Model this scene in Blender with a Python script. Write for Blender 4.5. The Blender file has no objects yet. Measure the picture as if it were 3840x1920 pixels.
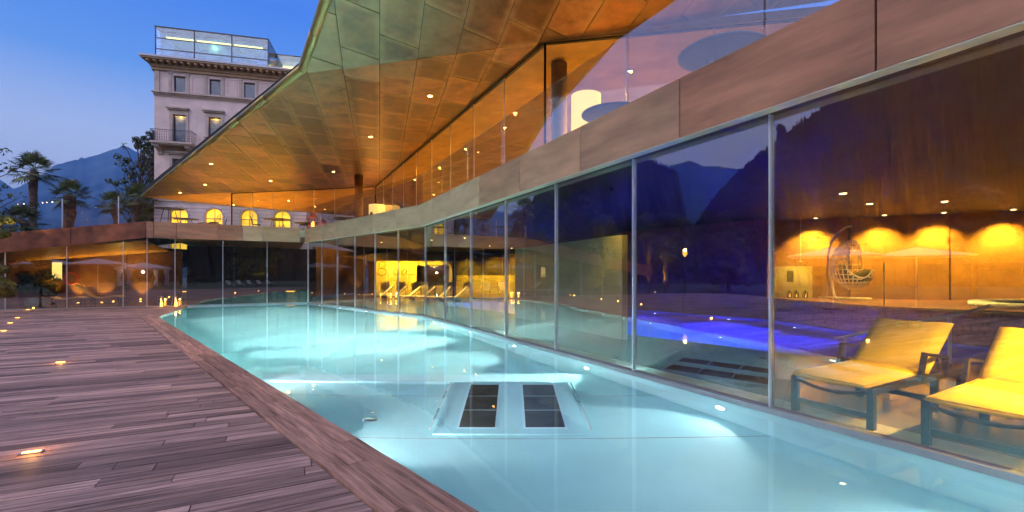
import bpy, bmesh, math, random
import numpy as np
from mathutils import Vector, Matrix
from mathutils.geometry import tessellate_polygon

random.seed(7)
R = math.radians
scene = bpy.context.scene
COL = scene.collection

# ------------------------------------------------------------------ camera
cam_d = bpy.data.cameras.new('camera')
cam = bpy.data.objects.new('camera', cam_d)
COL.objects.link(cam)
cam.location = (0, 0, 1.5)
cam.rotation_euler = (math.pi / 2, 0, 0)
cam_d.lens = 16
cam_d.sensor_width = 36
cam_d.shift_y = 0.019
cam_d.clip_start = 0.05
cam_d.clip_end = 40000
scene.camera = cam

# ------------------------------------------------------------------ sky
world = bpy.data.worlds.new('World')
scene.world = world
world.use_nodes = True
wn = world.node_tree
bg = wn.nodes['Background']
sky = wn.nodes.new('ShaderNodeTexSky')
sky.sky_type = 'NISHITA'
sky.sun_disc = False
sky.sun_elevation = R(6)
sky.sun_rotation = R(210)
sky.ozone_density = 3
sky.dust_density = 0.3
skg = wn.nodes.new('ShaderNodeVectorMath'); skg.operation = 'SCALE'; skg.inputs[3].default_value = 0.25
wn.links.new(sky.outputs[0], skg.inputs[0])
tc = wn.nodes.new('ShaderNodeTexCoord')
sp = wn.nodes.new('ShaderNodeSeparateXYZ')
wn.links.new(tc.outputs['Generated'], sp.inputs[0])
rp = wn.nodes.new('ShaderNodeValToRGB')
els = rp.color_ramp.elements
els[0].position = 0.0; els[0].color = (0.85, 0.84, 0.92, 1)
els[1].position = 1.0; els[1].color = (0.10, 0.20, 0.60, 1)
for p, c in ((0.12, (0.82, 0.84, 0.96, 1)), (0.23, (0.58, 0.68, 0.95, 1)), (0.34, (0.14, 0.35, 0.88, 1)), (0.46, (0.055, 0.215, 0.85, 1)), (0.65, (0.10, 0.23, 0.68, 1))):
    e = els.new(p); e.color = c
wn.links.new(sp.outputs['Z'], rp.inputs[0])
mx = wn.nodes.new('ShaderNodeMix'); mx.data_type = 'RGBA'; mx.inputs[0].default_value = 0.9
wn.links.new(skg.outputs[0], mx.inputs[6]); wn.links.new(rp.outputs[0], mx.inputs[7])
# afterglow: the western half of the sky is paler and pinker
wx = wn.nodes.new('ShaderNodeVectorMath'); wx.operation = 'DOT_PRODUCT'; wx.inputs[1].default_value = (-0.94, -0.30, 0.15)
wn.links.new(tc.outputs['Generated'], wx.inputs[0])
wm_ = wn.nodes.new('ShaderNodeMapRange'); wm_.interpolation_type = 'SMOOTHSTEP'
wm_.inputs[1].default_value = 0.5; wm_.inputs[2].default_value = 1.0; wm_.inputs[3].default_value = 0.0; wm_.inputs[4].default_value = 0.75
wn.links.new(wx.outputs['Value'], wm_.inputs[0])
m4 = wn.nodes.new('ShaderNodeMix'); m4.data_type = 'RGBA'; m4.inputs[7].default_value = (0.86, 0.82, 1.1, 1)
wn.links.new(wm_.outputs[0], m4.inputs[0]); wn.links.new(mx.outputs[2], m4.inputs[6])
wn.links.new(m4.outputs[2], bg.inputs[0])
bg.inputs[1].default_value = 0.88

sun_d = bpy.data.lights.new('sun', 'SUN')
sun_d.energy = 2.9; sun_d.angle = R(90); sun_d.color = (1.0, 0.86, 0.87)
sun = bpy.data.objects.new('sun', sun_d); COL.objects.link(sun)
sun.rotation_euler = (R(66), 0, R(-30))
scene.view_settings.view_transform = 'Standard'
scene.view_settings.look = 'None'
scene.view_settings.exposure = 0.5
scene.view_settings.gamma = 1.0
cy = scene.cycles
cy.max_bounces = 10; cy.diffuse_bounces = 3; cy.glossy_bounces = 4
cy.transmission_bounces = 6; cy.transparent_max_bounces = 24
cy.caustics_reflective = False; cy.caustics_refractive = True
cy.sample_clamp_indirect = 60
cy.use_denoising = True
try: cy.denoiser = 'OPENIMAGEDENOISE'
except Exception: pass
cy.use_light_tree = True

# ------------------------------------------------------------------ helpers
class MB:
    def __init__(self): self.v = []; self.f = []; self.sm = []; self.at = []
    def add(self, vs, fs, smooth=False, r=None):
        b = len(self.v); self.v += [tuple(p) for p in vs]
        for f in fs:
            self.f.append(tuple(b + i for i in f)); self.sm.append(smooth); self.at.append(r)
        return self
    def prism(self, poly, z0, z1, r=None):
        # poly: list of xy (ccw); z0/z1 a number or function of x, y
        g = lambda z, p: z(p[0], p[1]) if callable(z) else z
        n = len(poly)
        vs = [(p[0], p[1], g(z0, p)) for p in poly] + [(p[0], p[1], g(z1, p)) for p in poly]
        fs = [tuple(range(n - 1, -1, -1)), tuple(range(n, 2 * n))] + [(i, (i + 1) % n, n + (i + 1) % n, n + i) for i in range(n)]
        return self.add(vs, fs, False, r)
    def box(self, c, h, rz=0, M=None, r=None):
        vs = []
        cs, sn = math.cos(rz), math.sin(rz)
        for dz in (-1, 1):
            for dx, dy in ((-1, -1), (1, -1), (1, 1), (-1, 1)):
                x, y, z = dx * h[0], dy * h[1], dz * h[2]
                p = Vector((x * cs - y * sn, x * sn + y * cs, z))
                if M: p = M @ p
                vs.append((c[0] + p.x, c[1] + p.y, c[2] + p.z))
        return self.add(vs, [(3, 2, 1, 0), (4, 5, 6, 7), (0, 1, 5, 4), (1, 2, 6, 5), (2, 3, 7, 6), (3, 0, 4, 7)], False, r)
    def bar(self, a, b, w, h, up=(0, 0, 1)):
        a, b = Vector(a), Vector(b); d = (b - a); L = d.length; d.normalize()
        s = d.cross(Vector(up))
        if s.length < 1e-4: s = d.cross(Vector((1, 0, 0)))
        s.normalize(); u = s.cross(d)
        vs = []
        for p in (a, b):
            for i, j in ((-1, -1), (1, -1), (1, 1), (-1, 1)): vs.append(p + s * (i * w / 2) + u * (j * h / 2))
        return self.add(vs, [(3, 2, 1, 0), (4, 5, 6, 7), (0, 1, 5, 4), (1, 2, 6, 5), (2, 3, 7, 6), (3, 0, 4, 7)])
    def tube(self, pts, r, n=8, closed=False, caps=True):
        pts = [Vector(p) for p in pts]; m = len(pts)
        rs = r if isinstance(r, (list, tuple)) else [r] * m
        vs = []; up = None
        for i, p in enumerate(pts):
            if closed: d = pts[(i + 1) % m] - pts[i - 1]
            else: d = pts[min(i + 1, m - 1)] - pts[max(i - 1, 0)]
            if d.length < 1e-9: d = Vector((0, 0, 1))
            d.normalize()
            if up is None:
                up = Vector((0, 0, 1)) if abs(d.z) < 0.9 else Vector((1, 0, 0))
            s = d.cross(up)
            if s.length < 1e-3: s = d.cross(Vector((0.3, 0.9, 0.2)))
            s.normalize(); u = s.cross(d); up = u
            for k in range(n):
                a = 2 * math.pi * k / n
                vs.append(p + (s * math.cos(a) + u * math.sin(a)) * rs[i])
        fs = []
        for i in range(m if closed else m - 1):
            j = (i + 1) % m
            for k in range(n): fs.append((i * n + k, i * n + (k + 1) % n, j * n + (k + 1) % n, j * n + k))
        self.add(vs, fs, True)
        if caps and not closed:
            b = len(self.v) - len(vs)
            self.f.append(tuple(b + k for k in range(n - 1, -1, -1))); self.sm.append(False); self.at.append(None)
            self.f.append(tuple(b + (m - 1) * n + k for k in range(n))); self.sm.append(False); self.at.append(None)
        return self
    def lathe(self, c, prof, n=20, smooth=True):
        vs = []; m = len(prof)
        for (r, z) in prof:
            for k in range(n):
                a = 2 * math.pi * k / n; vs.append((c[0] + r * math.cos(a), c[1] + r * math.sin(a), c[2] + z))
        fs = []
        for i in range(m - 1):
            for k in range(n): fs.append((i * n + k, i * n + (k + 1) % n, (i + 1) * n + (k + 1) % n, (i + 1) * n + k))
        if prof[0][0] > 1e-4: fs.append(tuple(range(n - 1, -1, -1)))
        if prof[-1][0] > 1e-4: fs.append(tuple((m - 1) * n + k for k in range(n)))
        return self.add(vs, fs, smooth)
    def build(self, name, mat, parent=None):
        me = bpy.data.meshes.new(name)
        o = bpy.data.objects.new(name, me)
        off = Vector((0, 0, 0)); p = parent
        while p is not None: off = off + Vector(p.location); p = p.parent
        me.from_pydata([(a[0] - off.x, a[1] - off.y, a[2] - off.z) for a in self.v], [], self.f)
        me.polygons.foreach_set('use_smooth', self.sm)
        if any(a is not None for a in self.at):
            at = me.attributes.new('rnd', 'FLOAT', 'FACE')
            at.data.foreach_set('value', [a if a is not None else 0.5 for a in self.at])
        me.materials.append(M[mat] if isinstance(mat, str) else mat)
        me.update()
        COL.objects.link(o)
        if parent: o.parent = parent
        return o

def tag(o, label=None, cat=None, group=None, kind=None):
    if label: o['label'] = label
    if cat: o['category'] = cat
    if group: o['group'] = group
    if kind: o['kind'] = kind
    return o

def thing(name, label, cat, loc=(0, 0, 0), group=None, rz=0):
    o = bpy.data.objects.new(name, None); COL.objects.link(o)
    o.empty_display_size = 0.1
    o.location = loc; o.rotation_euler = (0, 0, rz)
    return tag(o, label, cat, group)

def dup(root, loc, rz=None, label=None, group=None):
    def cp(o, par):
        c = o.copy(); COL.objects.link(c); c.parent = par
        for ch in o.children: cp(ch, c)
        return c
    r = cp(root, None); r.location = loc
    if rz is not None: r.rotation_euler = (0, 0, rz)
    if label: r['label'] = label
    if group: r['group'] = group
    return r

def light(kind, name, loc, power, color, parent=None, target=None, angle=90, blend=0.6, radius=0.04):
    d = bpy.data.lights.new(name, kind); d.energy = power; d.color = color; d.shadow_soft_size = radius
    if kind == 'SPOT': d.spot_size = R(angle); d.spot_blend = blend
    o = bpy.data.objects.new(name, d); COL.objects.link(o)
    p = Vector(loc); q = parent
    while q is not None: p = p - Vector(q.location); q = q.parent
    o.location = p
    if target is not None:
        o.rotation_euler = (Vector(target) - Vector(loc)).to_track_quat('-Z', 'Y').to_euler()
    if parent: o.parent = parent
    return o

def clip(poly, nx, ny, c):
    """keep the part of the polygon where nx*x + ny*y <= c"""
    out = []
    for i in range(len(poly)):
        a, b = poly[i], poly[(i + 1) % len(poly)]
        da, db = nx * a[0] + ny * a[1] - c, nx * b[0] + ny * b[1] - c
        if da <= 0: out.append(a)
        if (da < 0 < db) or (db < 0 < da):
            t = da / (da - db); out.append((a[0] + t * (b[0] - a[0]), a[1] + t * (b[1] - a[1])))
    return out

def clip_convex(poly, conv):
    for i in range(len(conv)):
        a, b = conv[i], conv[(i + 1) % len(conv)]
        nx, ny = b[1] - a[1], -(b[0] - a[0])
        poly = clip(poly, nx, ny, nx * a[0] + ny * a[1])
        if len(poly) < 3: return []
    return poly

def inset(poly, d):
    n = len(poly); c = list(poly)
    for i in range(n):
        a, b = poly[i], poly[(i + 1) % n]
        nx, ny = b[1] - a[1], -(b[0] - a[0]); L = math.hypot(nx, ny)
        if L < 1e-6: continue
        nx, ny = nx / L, ny / L
        c = clip(c, nx, ny, nx * a[0] + ny * a[1] - d)
        if len(c) < 3: return []
    return c

def area(p): return 0.5 * sum(p[i][0] * p[(i + 1) % len(p)][1] - p[(i + 1) % len(p)][0] * p[i][1] for i in range(len(p)))

def sheet(loops, z):
    """flat sheet with holes"""
    vl = [[Vector((p[0], p[1], 0)) for p in l] for l in loops]
    tris = tessellate_polygon(vl)
    vs = [(p[0], p[1], z) for l in loops for p in l]
    fs = []
    for t in tris:
        a, b, c = [vs[i] for i in t]
        s = (b[0] - a[0]) * (c[1] - a[1]) - (b[1] - a[1]) * (c[0] - a[0])
        fs.append(t if s > 0 else (t[0], t[2], t[1]))
    return MB().add(vs, fs)

# ------------------------------------------------------------------ materials
M = {}
def mat(name, col, rough=0.6, metal=0.0, spec=0.5, var=0.15, scale=6.0, bump=0.0, bscale=40.0, emit=None, estr=0.0, coat=0.0, stretch=None, rnd=0.0, sub=None, coord='Object', detail=6):
    m = bpy.data.materials.new(name); m.use_nodes = True
    nt = m.node_tree; N = nt.nodes; L = nt.links
    b = N['Principled BSDF']
    b.inputs['Roughness'].default_value = rough
    b.inputs['Metallic'].default_value = metal
    b.inputs['Specular IOR Level'].default_value = spec
    b.inputs['Coat Weight'].default_value = coat
    tcn = N.new('ShaderNodeTexCoord'); mp = N.new('ShaderNodeMapping')
    L.new(tcn.outputs[coord], mp.inputs[0])
    if stretch:
        mp.vector_type = 'TEXTURE'      # turn into the grain direction first, then stretch
        mp.inputs['Scale'].default_value = tuple(1 / q for q in stretch[0]); mp.inputs['Rotation'].default_value = (0, 0, stretch[1])
    nz = N.new('ShaderNodeTexNoise'); nz.inputs['Scale'].default_value = scale; nz.inputs['Detail'].default_value = detail
    nz.inputs['Roughness'].default_value = 0.62
    vec = mp.outputs[0]
    if rnd:
        a = N.new('ShaderNodeAttribute'); a.attribute_name = 'rnd'
        ad = N.new('ShaderNodeVectorMath'); ad.operation = 'MULTIPLY_ADD'
        ad.inputs[0].default_value = (37, 53, 11)
        L.new(a.outputs['Fac'], ad.inputs[1]); L.new(vec, ad.inputs[2]); vec = ad.outputs[0]
    L.new(vec, nz.inputs['Vector'])
    mxn = N.new('ShaderNodeMix'); mxn.data_type = 'RGBA'
    dark = tuple(c * (1 - var * 1.6) for c in col[:3]) if sub is None else sub
    lite = tuple(min(1, c * (1 + var * 1.3)) for c in col[:3]) if sub is None else col
    mxn.inputs[6].default_value = (*dark, 1); mxn.inputs[7].default_value = (*lite, 1)
    mr = N.new('ShaderNodeMapRange'); mr.inputs[1].default_value = 0.3; mr.inputs[2].default_value = 0.7
    L.new(nz.outputs[0], mr.inputs[0]); L.new(mr.outputs[0], mxn.inputs[0])
    out = mxn.outputs[2]
    if rnd:
        m2 = N.new('ShaderNodeMapRange'); m2.inputs[3].default_value = 1 - rnd; m2.inputs[4].default_value = 1 + rnd * 0.8
        L.new(a.outputs['Fac'], m2.inputs[0])
        sc = N.new('ShaderNodeVectorMath'); sc.operation = 'SCALE'
        L.new(out, sc.inputs[0]); L.new(m2.outputs[0], sc.inputs[3]); out = sc.outputs[0]
    L.new(out, b.inputs['Base Color'])
    m3 = N.new('ShaderNodeMapRange'); m3.inputs[3].default_value = max(0.02, rough - 0.12); m3.inputs[4].default_value = min(1, rough + 0.12)
    L.new(nz.outputs[0], m3.inputs[0]); L.new(m3.outputs[0], b.inputs['Roughness'])
    if bump:
        n2 = N.new('ShaderNodeTexNoise'); n2.inputs['Scale'].default_value = bscale; n2.inputs['Detail'].default_value = 4
        L.new(vec, n2.inputs['Vector'])
        bp = N.new('ShaderNodeBump'); bp.inputs['Strength'].default_value = bump; bp.inputs['Distance'].default_value = 0.02
        L.new(n2.outputs[0], bp.inputs['Height']); L.new(bp.outputs[0], b.inputs['Normal'])
    if emit: b.inputs['Emission Color'].default_value = (*emit, 1); b.inputs['Emission Strength'].default_value = estr
    M[name] = m
    return m

def glow(name, col, s):
    m = bpy.data.materials.new(name); m.use_nodes = True
    b = m.node_tree.nodes['Principled BSDF']
    b.inputs['Base Color'].default_value = (*[min(1, c) for c in col], 1)
    b.inputs['Emission Color'].default_value = (*col, 1); b.inputs['Emission Strength'].default_value = s
    M[name] = m

def pane_mat(name, tint, f0, rough=0.0, power=5.0):
    """flat glass: mirror reflection growing towards grazing angles, the rest straight through"""
    m = bpy.data.materials.new(name); m.use_nodes = True
    nt = m.node_tree; N = nt.nodes; L = nt.links
    for n in list(N): N.remove(n)
    o = N.new('ShaderNodeOutputMaterial'); mixs = N.new('ShaderNodeMixShader')
    tr = N.new('ShaderNodeBsdfTransparent'); tr.inputs[0].default_value = (*tint, 1)
    gl = N.new('ShaderNodeBsdfGlossy'); gl.inputs['Roughness'].default_value = rough
    lw = N.new('ShaderNodeLayerWeight'); lw.inputs[0].default_value = 0.5
    pw = N.new('ShaderNodeMath'); pw.operation = 'POWER'; pw.inputs[1].default_value = power
    ma = N.new('ShaderNodeMath'); ma.operation = 'MULTIPLY_ADD'; ma.inputs[1].default_value = 1 - f0; ma.inputs[2].default_value = f0
    L.new(lw.outputs['Facing'], pw.inputs[0]); L.new(pw.outputs[0], ma.inputs[0]); L.new(ma.outputs[0], mixs.inputs[0])
    L.new(tr.outputs[0], mixs.inputs[1]); L.new(gl.outputs[0], mixs.inputs[2]); L.new(mixs.outputs[0], o.inputs[0])
    M[name] = m

PD = math.atan2(0.4532, 0.8914)     # direction of the deck boards
mat('deck_wood', (0.40, 0.255, 0.20), 0.62, spec=0.3, var=0.45, scale=3.0, stretch=((0.45, 10, 1), PD), rnd=0.62, bump=0.45, bscale=14, coord='Object')
mat('coping_wood', (0.46, 0.26, 0.18), 0.55, spec=0.3, var=0.4, scale=3.0, stretch=((0.6, 9, 1), math.atan2(-0.733, 0.68)), rnd=0.3, bump=0.3, bscale=14)
mat('dark_gap', (0.015, 0.012, 0.012), 0.9)
mat('pool_paint', (0.42, 0.78, 0.78), 0.5, var=0.06, scale=0.8, bump=0.12, bscale=3)
mat('pool_wall', (0.58, 0.86, 0.88), 0.5, var=0.04, scale=0.8)
mat('bench_glass', (0.045, 0.055, 0.05), 0.35, var=0.5, scale=4)
mat('indoor_pool_tile', (0.12, 0.16, 0.75), 0.5, var=0.08, scale=1)
mat('steel', (0.55, 0.58, 0.6), 0.28, metal=1.0, var=0.06, scale=3, stretch=((1, 1, 0.1), 0))
mat('brushed_rail', (0.7, 0.7, 0.73), 0.4, metal=0.1, var=0.05)
mat('mullion_metal', (0.72, 0.75, 0.78), 0.35, metal=0.7, var=0.06, scale=3)
mat('bronze', (0.25, 0.112, 0.045), 0.36, metal=0.55, var=0.46, scale=1.7, rnd=0.66, bump=0.1, bscale=3.0, detail=9)
mat('bronze_edge', (0.42, 0.33, 0.12), 0.4, metal=0.6, var=0.15, scale=2)
mat('fascia_corten', (0.40, 0.19, 0.11), 0.55, metal=0.15, var=0.3, scale=1.0, rnd=0.16, stretch=((0.6, 0.6, 3.5), 0), bump=0.08, bscale=5, detail=9)
mat('fascia_stone', (0.52, 0.36, 0.23), 0.6, metal=0.1, var=0.14, scale=1.2, rnd=0.1, stretch=((0.7, 0.7, 3), 0), detail=9)
mat('fascia_return', (0.62, 0.55, 0.42), 0.5, var=0.06, scale=3)
mat('fascia_mid', (0.46, 0.265, 0.16), 0.58, metal=0.1, var=0.24, scale=1.0, rnd=0.14, stretch=((0.6, 0.6, 3.2), 0), detail=9)
mat('ramp_corten', (0.26, 0.085, 0.04), 0.55, metal=0.2, var=0.4, scale=1.6, rnd=0.15, detail=9)
mat('warm_ceiling', (0.66, 0.40, 0.13), 0.5, metal=0.05, var=0.2, scale=1.2, rnd=0.1)
mat('brown_wall', (0.26, 0.14, 0.07), 0.6, var=0.18, scale=1.3)
mat('dark_wall', (0.34, 0.10, 0.045), 0.55, var=0.2, scale=1.0)
mat('terrace_stone', (0.30, 0.23, 0.16), 0.6, var=0.1)
mat('rail_grey', (0.32, 0.34, 0.36), 0.5, metal=0.3, var=0.1, scale=3)
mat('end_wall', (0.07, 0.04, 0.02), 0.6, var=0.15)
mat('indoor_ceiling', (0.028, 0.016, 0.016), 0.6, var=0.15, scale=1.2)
mat('indoor_floor', (0.24, 0.16, 0.11), 0.16, var=0.12, scale=1.5)
mat('indoor_deck', (0.25, 0.12, 0.07), 0.3, var=0.3, scale=2.5, stretch=((0.4, 8, 1), -0.427), rnd=0.25)
mat('partition_plaster', (0.55, 0.47, 0.32), 0.7, var=0.06, scale=2)
mat('bar_white', (0.75, 0.66, 0.38), 0.5, var=0.08, scale=2)
mat('bar_dark', (0.06, 0.05, 0.035), 0.3, var=0.2, scale=2)
mat('brick_yellow', (0.5, 0.42, 0.24), 0.7, var=0.2, scale=5, rnd=0.2)
mat('ink', (0.10, 0.07, 0.03), 0.6)
mat('towel_yellow', (0.86, 0.52, 0.03), 0.9, spec=0.2, var=0.05, scale=3, bump=0.2, bscale=150)
mat('logo_yellow', (0.95, 0.85, 0.12), 0.7)
mat('lounger_frame', (0.055, 0.05, 0.045), 0.35, metal=0.6, var=0.1)
mat('sling', (0.72, 0.6, 0.38), 0.7, var=0.08, scale=8)
mat('black_metal', (0.02, 0.02, 0.02), 0.4, metal=0.4)
mat('white_paint', (0.75, 0.75, 0.77), 0.5, var=0.05)
mat('rattan', (0.88, 0.85, 0.83), 0.5, var=0.08, scale=20)
mat('cushion', (0.13, 0.12, 0.09), 0.85, var=0.15, scale=8, bump=0.2, bscale=20)
mat('hotel_plaster', (0.80, 0.63, 0.57), 0.85, var=0.10, scale=0.9, bump=0.25, bscale=12, detail=9)
mat('hotel_stone', (0.58, 0.47, 0.40), 0.8, var=0.14, scale=1.5, bump=0.2, bscale=14)
mat('hotel_cornice', (0.50, 0.34, 0.2), 0.8, var=0.14, scale=2)
mat('lead_roof', (0.62, 0.64, 0.7), 0.5, var=0.06)
mat('iron', (0.06, 0.06, 0.07), 0.5, metal=0.4)
mat('window_frame', (0.08, 0.09, 0.11), 0.45)
mat('sky_reflection_paint', (0.10, 0.34, 0.66), 0.7, var=0.35, scale=1.2, detail=8)  # blue mottling stands in for sky mirrored in the penthouse glass
mat('curtain', (0.42, 0.42, 0.46), 0.85, var=0.25, scale=3, stretch=((6, 6, 0.05), 0))
mat('palm_trunk', (0.16, 0.085, 0.06), 0.9, var=0.4, scale=5, bump=0.6, bscale=25)
mat('palm_leaf', (0.13, 0.16, 0.05), 0.5, var=0.35, scale=2)
mat('leaf_dark', (0.045, 0.07, 0.028), 0.55, var=0.4, scale=0.8)
mat('leaf_mid', (0.085, 0.11, 0.04), 0.55, var=0.4, scale=0.8)
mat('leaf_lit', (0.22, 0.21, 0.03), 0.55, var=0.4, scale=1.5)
mat('bark', (0.10, 0.07, 0.05), 0.9, var=0.3, scale=4)
mat('grass', (0.05, 0.08, 0.03), 0.9, var=0.4, scale=1.5)
mat('ground_soil', (0.09, 0.08, 0.06), 0.95, var=0.3, scale=0.3)
mat('forest_slope', (0.035, 0.042, 0.028), 1.0, spec=0.0, var=0.5, scale=0.03, detail=10)
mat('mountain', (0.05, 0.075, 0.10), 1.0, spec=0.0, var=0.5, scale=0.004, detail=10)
mat('ceramic_pot', (0.35, 0.40, 0.33), 0.3, var=0.08)
mat('ring_red', (0.6, 0.12, 0.05), 0.5)
mat('canvas', (0.62, 0.60, 0.60), 0.8, var=0.05)
mat('lantern_red', (0.32, 0.06, 0.03), 0.4, metal=0.3)
mat('table_top', (0.10, 0.11, 0.12), 0.4, var=0.08)
mat('planter_blue', (0.25, 0.38, 0.36), 0.35)
glow('bulb_warm', (1.0, 0.62, 0.22), 40)
glow('bulb_orange', (1.0, 0.42, 0.08), 45)
glow('bulb_white', (0.9, 1.0, 1.0), 14)
glow('bulb_blue', (0.6, 0.7, 1.0), 25)
glow('led_amber', (1.0, 0.5, 0.07), 3.5)
glow('shade_warm', (1.0, 0.68, 0.18), 1.3)
glow('bar_panel', (1.0, 0.66, 0.06), 1.1)
mat('window_lit', (0.9, 0.6, 0.1), 0.5, var=0.2, scale=1.0)
glow('strip_warm', (1.0, 0.6, 0.14), 2.2)
glow('candle', (1.0, 0.35, 0.05), 7)
glow('deck_bulb', (1.0, 0.5, 0.07), 9)
glow('town_light', (1.0, 0.6, 0.3), 14)
pane_mat('glass_main', (0.93, 0.97, 0.95), 0.19, power=3.6)
pane_mat('glass_rail', (0.95, 0.96, 1.0), 0.17, power=3.2)
pane_mat('glass_upper', (0.95, 0.96, 0.92), 0.05)
pane_mat('glass_clear', (0.96, 0.97, 0.97), 0.04)
pane_mat('glass_pent', (0.6, 0.85, 1.0), 0.15, rough=0.03, power=3)
pane_mat('glass_hotel', (0.65, 0.72, 0.8), 0.07, rough=0.01)

def water_mat(name, tint, strength, ior=1.33):
    m = bpy.data.materials.new(name); m.use_nodes = True
    nt = m.node_tree; N = nt.nodes; L = nt.links
    for n in list(N): N.remove(n)
    o = N.new('ShaderNodeOutputMaterial')
    g = N.new('ShaderNodeBsdfGlass'); g.inputs['IOR'].default_value = ior; g.inputs['Roughness'].default_value = 0.0
    g.inputs['Color'].default_value = (*tint, 1)
    t = N.new('ShaderNodeTexCoord'); nz = N.new('ShaderNodeTexNoise'); nz.inputs['Scale'].default_value = 2.2; nz.inputs['Detail'].default_value = 3
    bp = N.new('ShaderNodeBump'); bp.inputs['Strength'].default_value = strength; bp.inputs['Distance'].default_value = 0.02
    L.new(t.outputs['Object'], nz.inputs['Vector']); L.new(nz.outputs[0], bp.inputs['Height']); L.new(bp.outputs[0], g.inputs['Normal'])
    L.new(g.outputs[0], o.inputs[0])
    M[name] = m
water_mat('water', (0.92, 0.99, 1.0), 0.075)
water_mat('water_indoor', (0.75, 0.8, 1.0), 0.08)

# verdigris bloom along the edges of every bronze soffit sheet
nt_ = M['bronze'].node_tree; pb_ = nt_.nodes['Principled BSDF']
src_ = pb_.inputs['Base Color'].links[0].from_socket
ea = nt_.nodes.new('ShaderNodeAttribute'); ea.attribute_name = 'edge'
en = nt_.nodes.new('ShaderNodeTexNoise'); en.inputs['Scale'].default_value = 3.5; en.inputs['Detail'].default_value = 6
et = nt_.nodes.new('ShaderNodeTexCoord'); nt_.links.new(et.outputs['Object'], en.inputs['Vector'])
e1_ = nt_.nodes.new('ShaderNodeMath'); e1_.operation = 'SUBTRACT'; e1_.inputs[0].default_value = 1.25
nt_.links.new(ea.outputs['Fac'], e1_.inputs[1])
e2_ = nt_.nodes.new('ShaderNodeMath'); e2_.operation = 'MULTIPLY'; e2_.use_clamp = True
nt_.links.new(e1_.outputs[0], e2_.inputs[0]); nt_.links.new(en.outputs[0], e2_.inputs[1])
em = nt_.nodes.new('ShaderNodeMix'); em.data_type = 'RGBA'; em.inputs[7].default_value = (0.43, 0.27, 0.12, 1)
nt_.links.new(e2_.outputs[0], em.inputs[0]); nt_.links.new(src_, em.inputs[6]); nt_.links.new(em.outputs[2], pb_.inputs['Base Color'])

# uneven lamplight is painted into the glow of the arch panes
nw = M['window_lit'].node_tree; bw_ = nw.nodes['Principled BSDF']
t_ = nw.nodes.new('ShaderNodeTexCoord'); n_ = nw.nodes.new('ShaderNodeTexNoise'); n_.inputs['Scale'].default_value = 0.9; n_.inputs['Detail'].default_value = 2
nw.links.new(t_.outputs['Object'], n_.inputs['Vector'])
r_ = nw.nodes.new('ShaderNodeMapRange'); r_.inputs[1].default_value = 0.3; r_.inputs[2].default_value = 0.7; r_.inputs[3].default_value = 0.45; r_.inputs[4].default_value = 1.5
nw.links.new(n_.outputs[0], r_.inputs[0]); nw.links.new(r_.outputs[0], bw_.inputs['Emission Strength'])
bw_.inputs['Emission Color'].default_value = (1.0, 0.56, 0.03, 1)
# ================================================================== LAYOUT
def A(k): return (2.885 - 1.009 * k, 5.066 + 1.934 * k)          # long facade, one unit = one pane
B = A(6); C = (-11.2, 25.0)
def S2(k): return (B[0] + (C[0] - B[0]) * k / 6, B[1] + (C[1] - B[1]) * k / 6)
def S3(k): return (C[0] - 1.77 * k, C[1] - 0.9 * k)
NA = (-0.8866, -0.4625); L2 = math.hypot(8.33, 8.03); NB = (-8.33 / L2, -8.03 / L2); NC = (0.4532, -0.8914)   # outward normals
def off(p, n, d): return (p[0] + n[0] * d, p[1] + n[1] * d)
KMIN = -5
GZ0, GZ1 = 0.04, 3.29

PA, PB, PC = (-16.08, 22.52), (-12.87, 16.5), (5.2, -2.98)       # pool edge along the deck
cdir = (0.680, -0.733)

# ================================================================== GROUND, MOUNTAINS
ground = MB().add([(-12000, -12000, -1.7), (12000, -12000, -1.7), (12000, 12000, -1.7), (-12000, 12000, -1.7)], [(0, 1, 2, 3)]).build('ground', 'ground_soil')
tag(ground, kind='structure')

def ridge(name, prof, dist, back, seed, jag=1.0, mt='mountain'):
    """mountain mass: prof = [(azimuth deg, elevation deg)] of its skyline seen from the pool; dist = metres to the crest"""
    rnd = random.Random(seed)
    prof = sorted(prof); a0, a1 = prof[0][0], prof[-1][0]
    n = int((a1 - a0) * (10 if mt == 'forest_slope' else 5)) + 1; rows = 14
    vs = []; fs = []
    def noise(a, r):
        return (math.sin(a * 2.1 + r * 5 + seed) + 0.6 * math.sin(a * 5.3 - r * 9 + seed * 2) + 0.35 * math.sin(a * 11.7 + r * 17) + 0.25 * math.sin(a * 23.0 + seed))
    for i in range(n + 1):
        a = a0 + (a1 - a0) * i / n
        for j in range(len(prof) - 1):
            if prof[j][0] <= a <= prof[j + 1][0]:
                t = (a - prof[j][0]) / max(1e-6, prof[j + 1][0] - prof[j][0]); e = prof[j][1] + t * (prof[j + 1][1] - prof[j][1]); break
        H = math.tan(R(e)) * dist + 1.5
        for k in range(rows + 1):
            s = k / rows                                  # 0 at the foot, 0.75 at the crest, 1 behind
            if s <= 0.75:
                q = s / 0.75; d = dist * (0.35 + 0.65 * q); h = H * (q ** 1.25)
                h += noise(a, q) * H * 0.035 * math.sin(math.pi * q) * jag
                if k == int(rows * 0.75): h = H
            else:
                q = (s - 0.75) / 0.25; d = dist + back * q; h = H * (1 - 0.75 * q)
            if abs(s - 0.75) < 0.04: h = H + rnd.uniform(-1, 1) * H * (0.03 if mt == 'forest_slope' else 0.007) * jag
            vs.append((math.sin(R(a)) * d, math.cos(R(a)) * d, max(-2, h) if k else -2))
    for i in range(n):
        for k in range(rows):
            p = i * (rows + 1) + k
            fs.append((p, p + rows + 1, p + rows + 2, p + 1))
    o = MB().add(vs, fs, True).build(name, mt)
    return tag(o, kind='structure')

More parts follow.
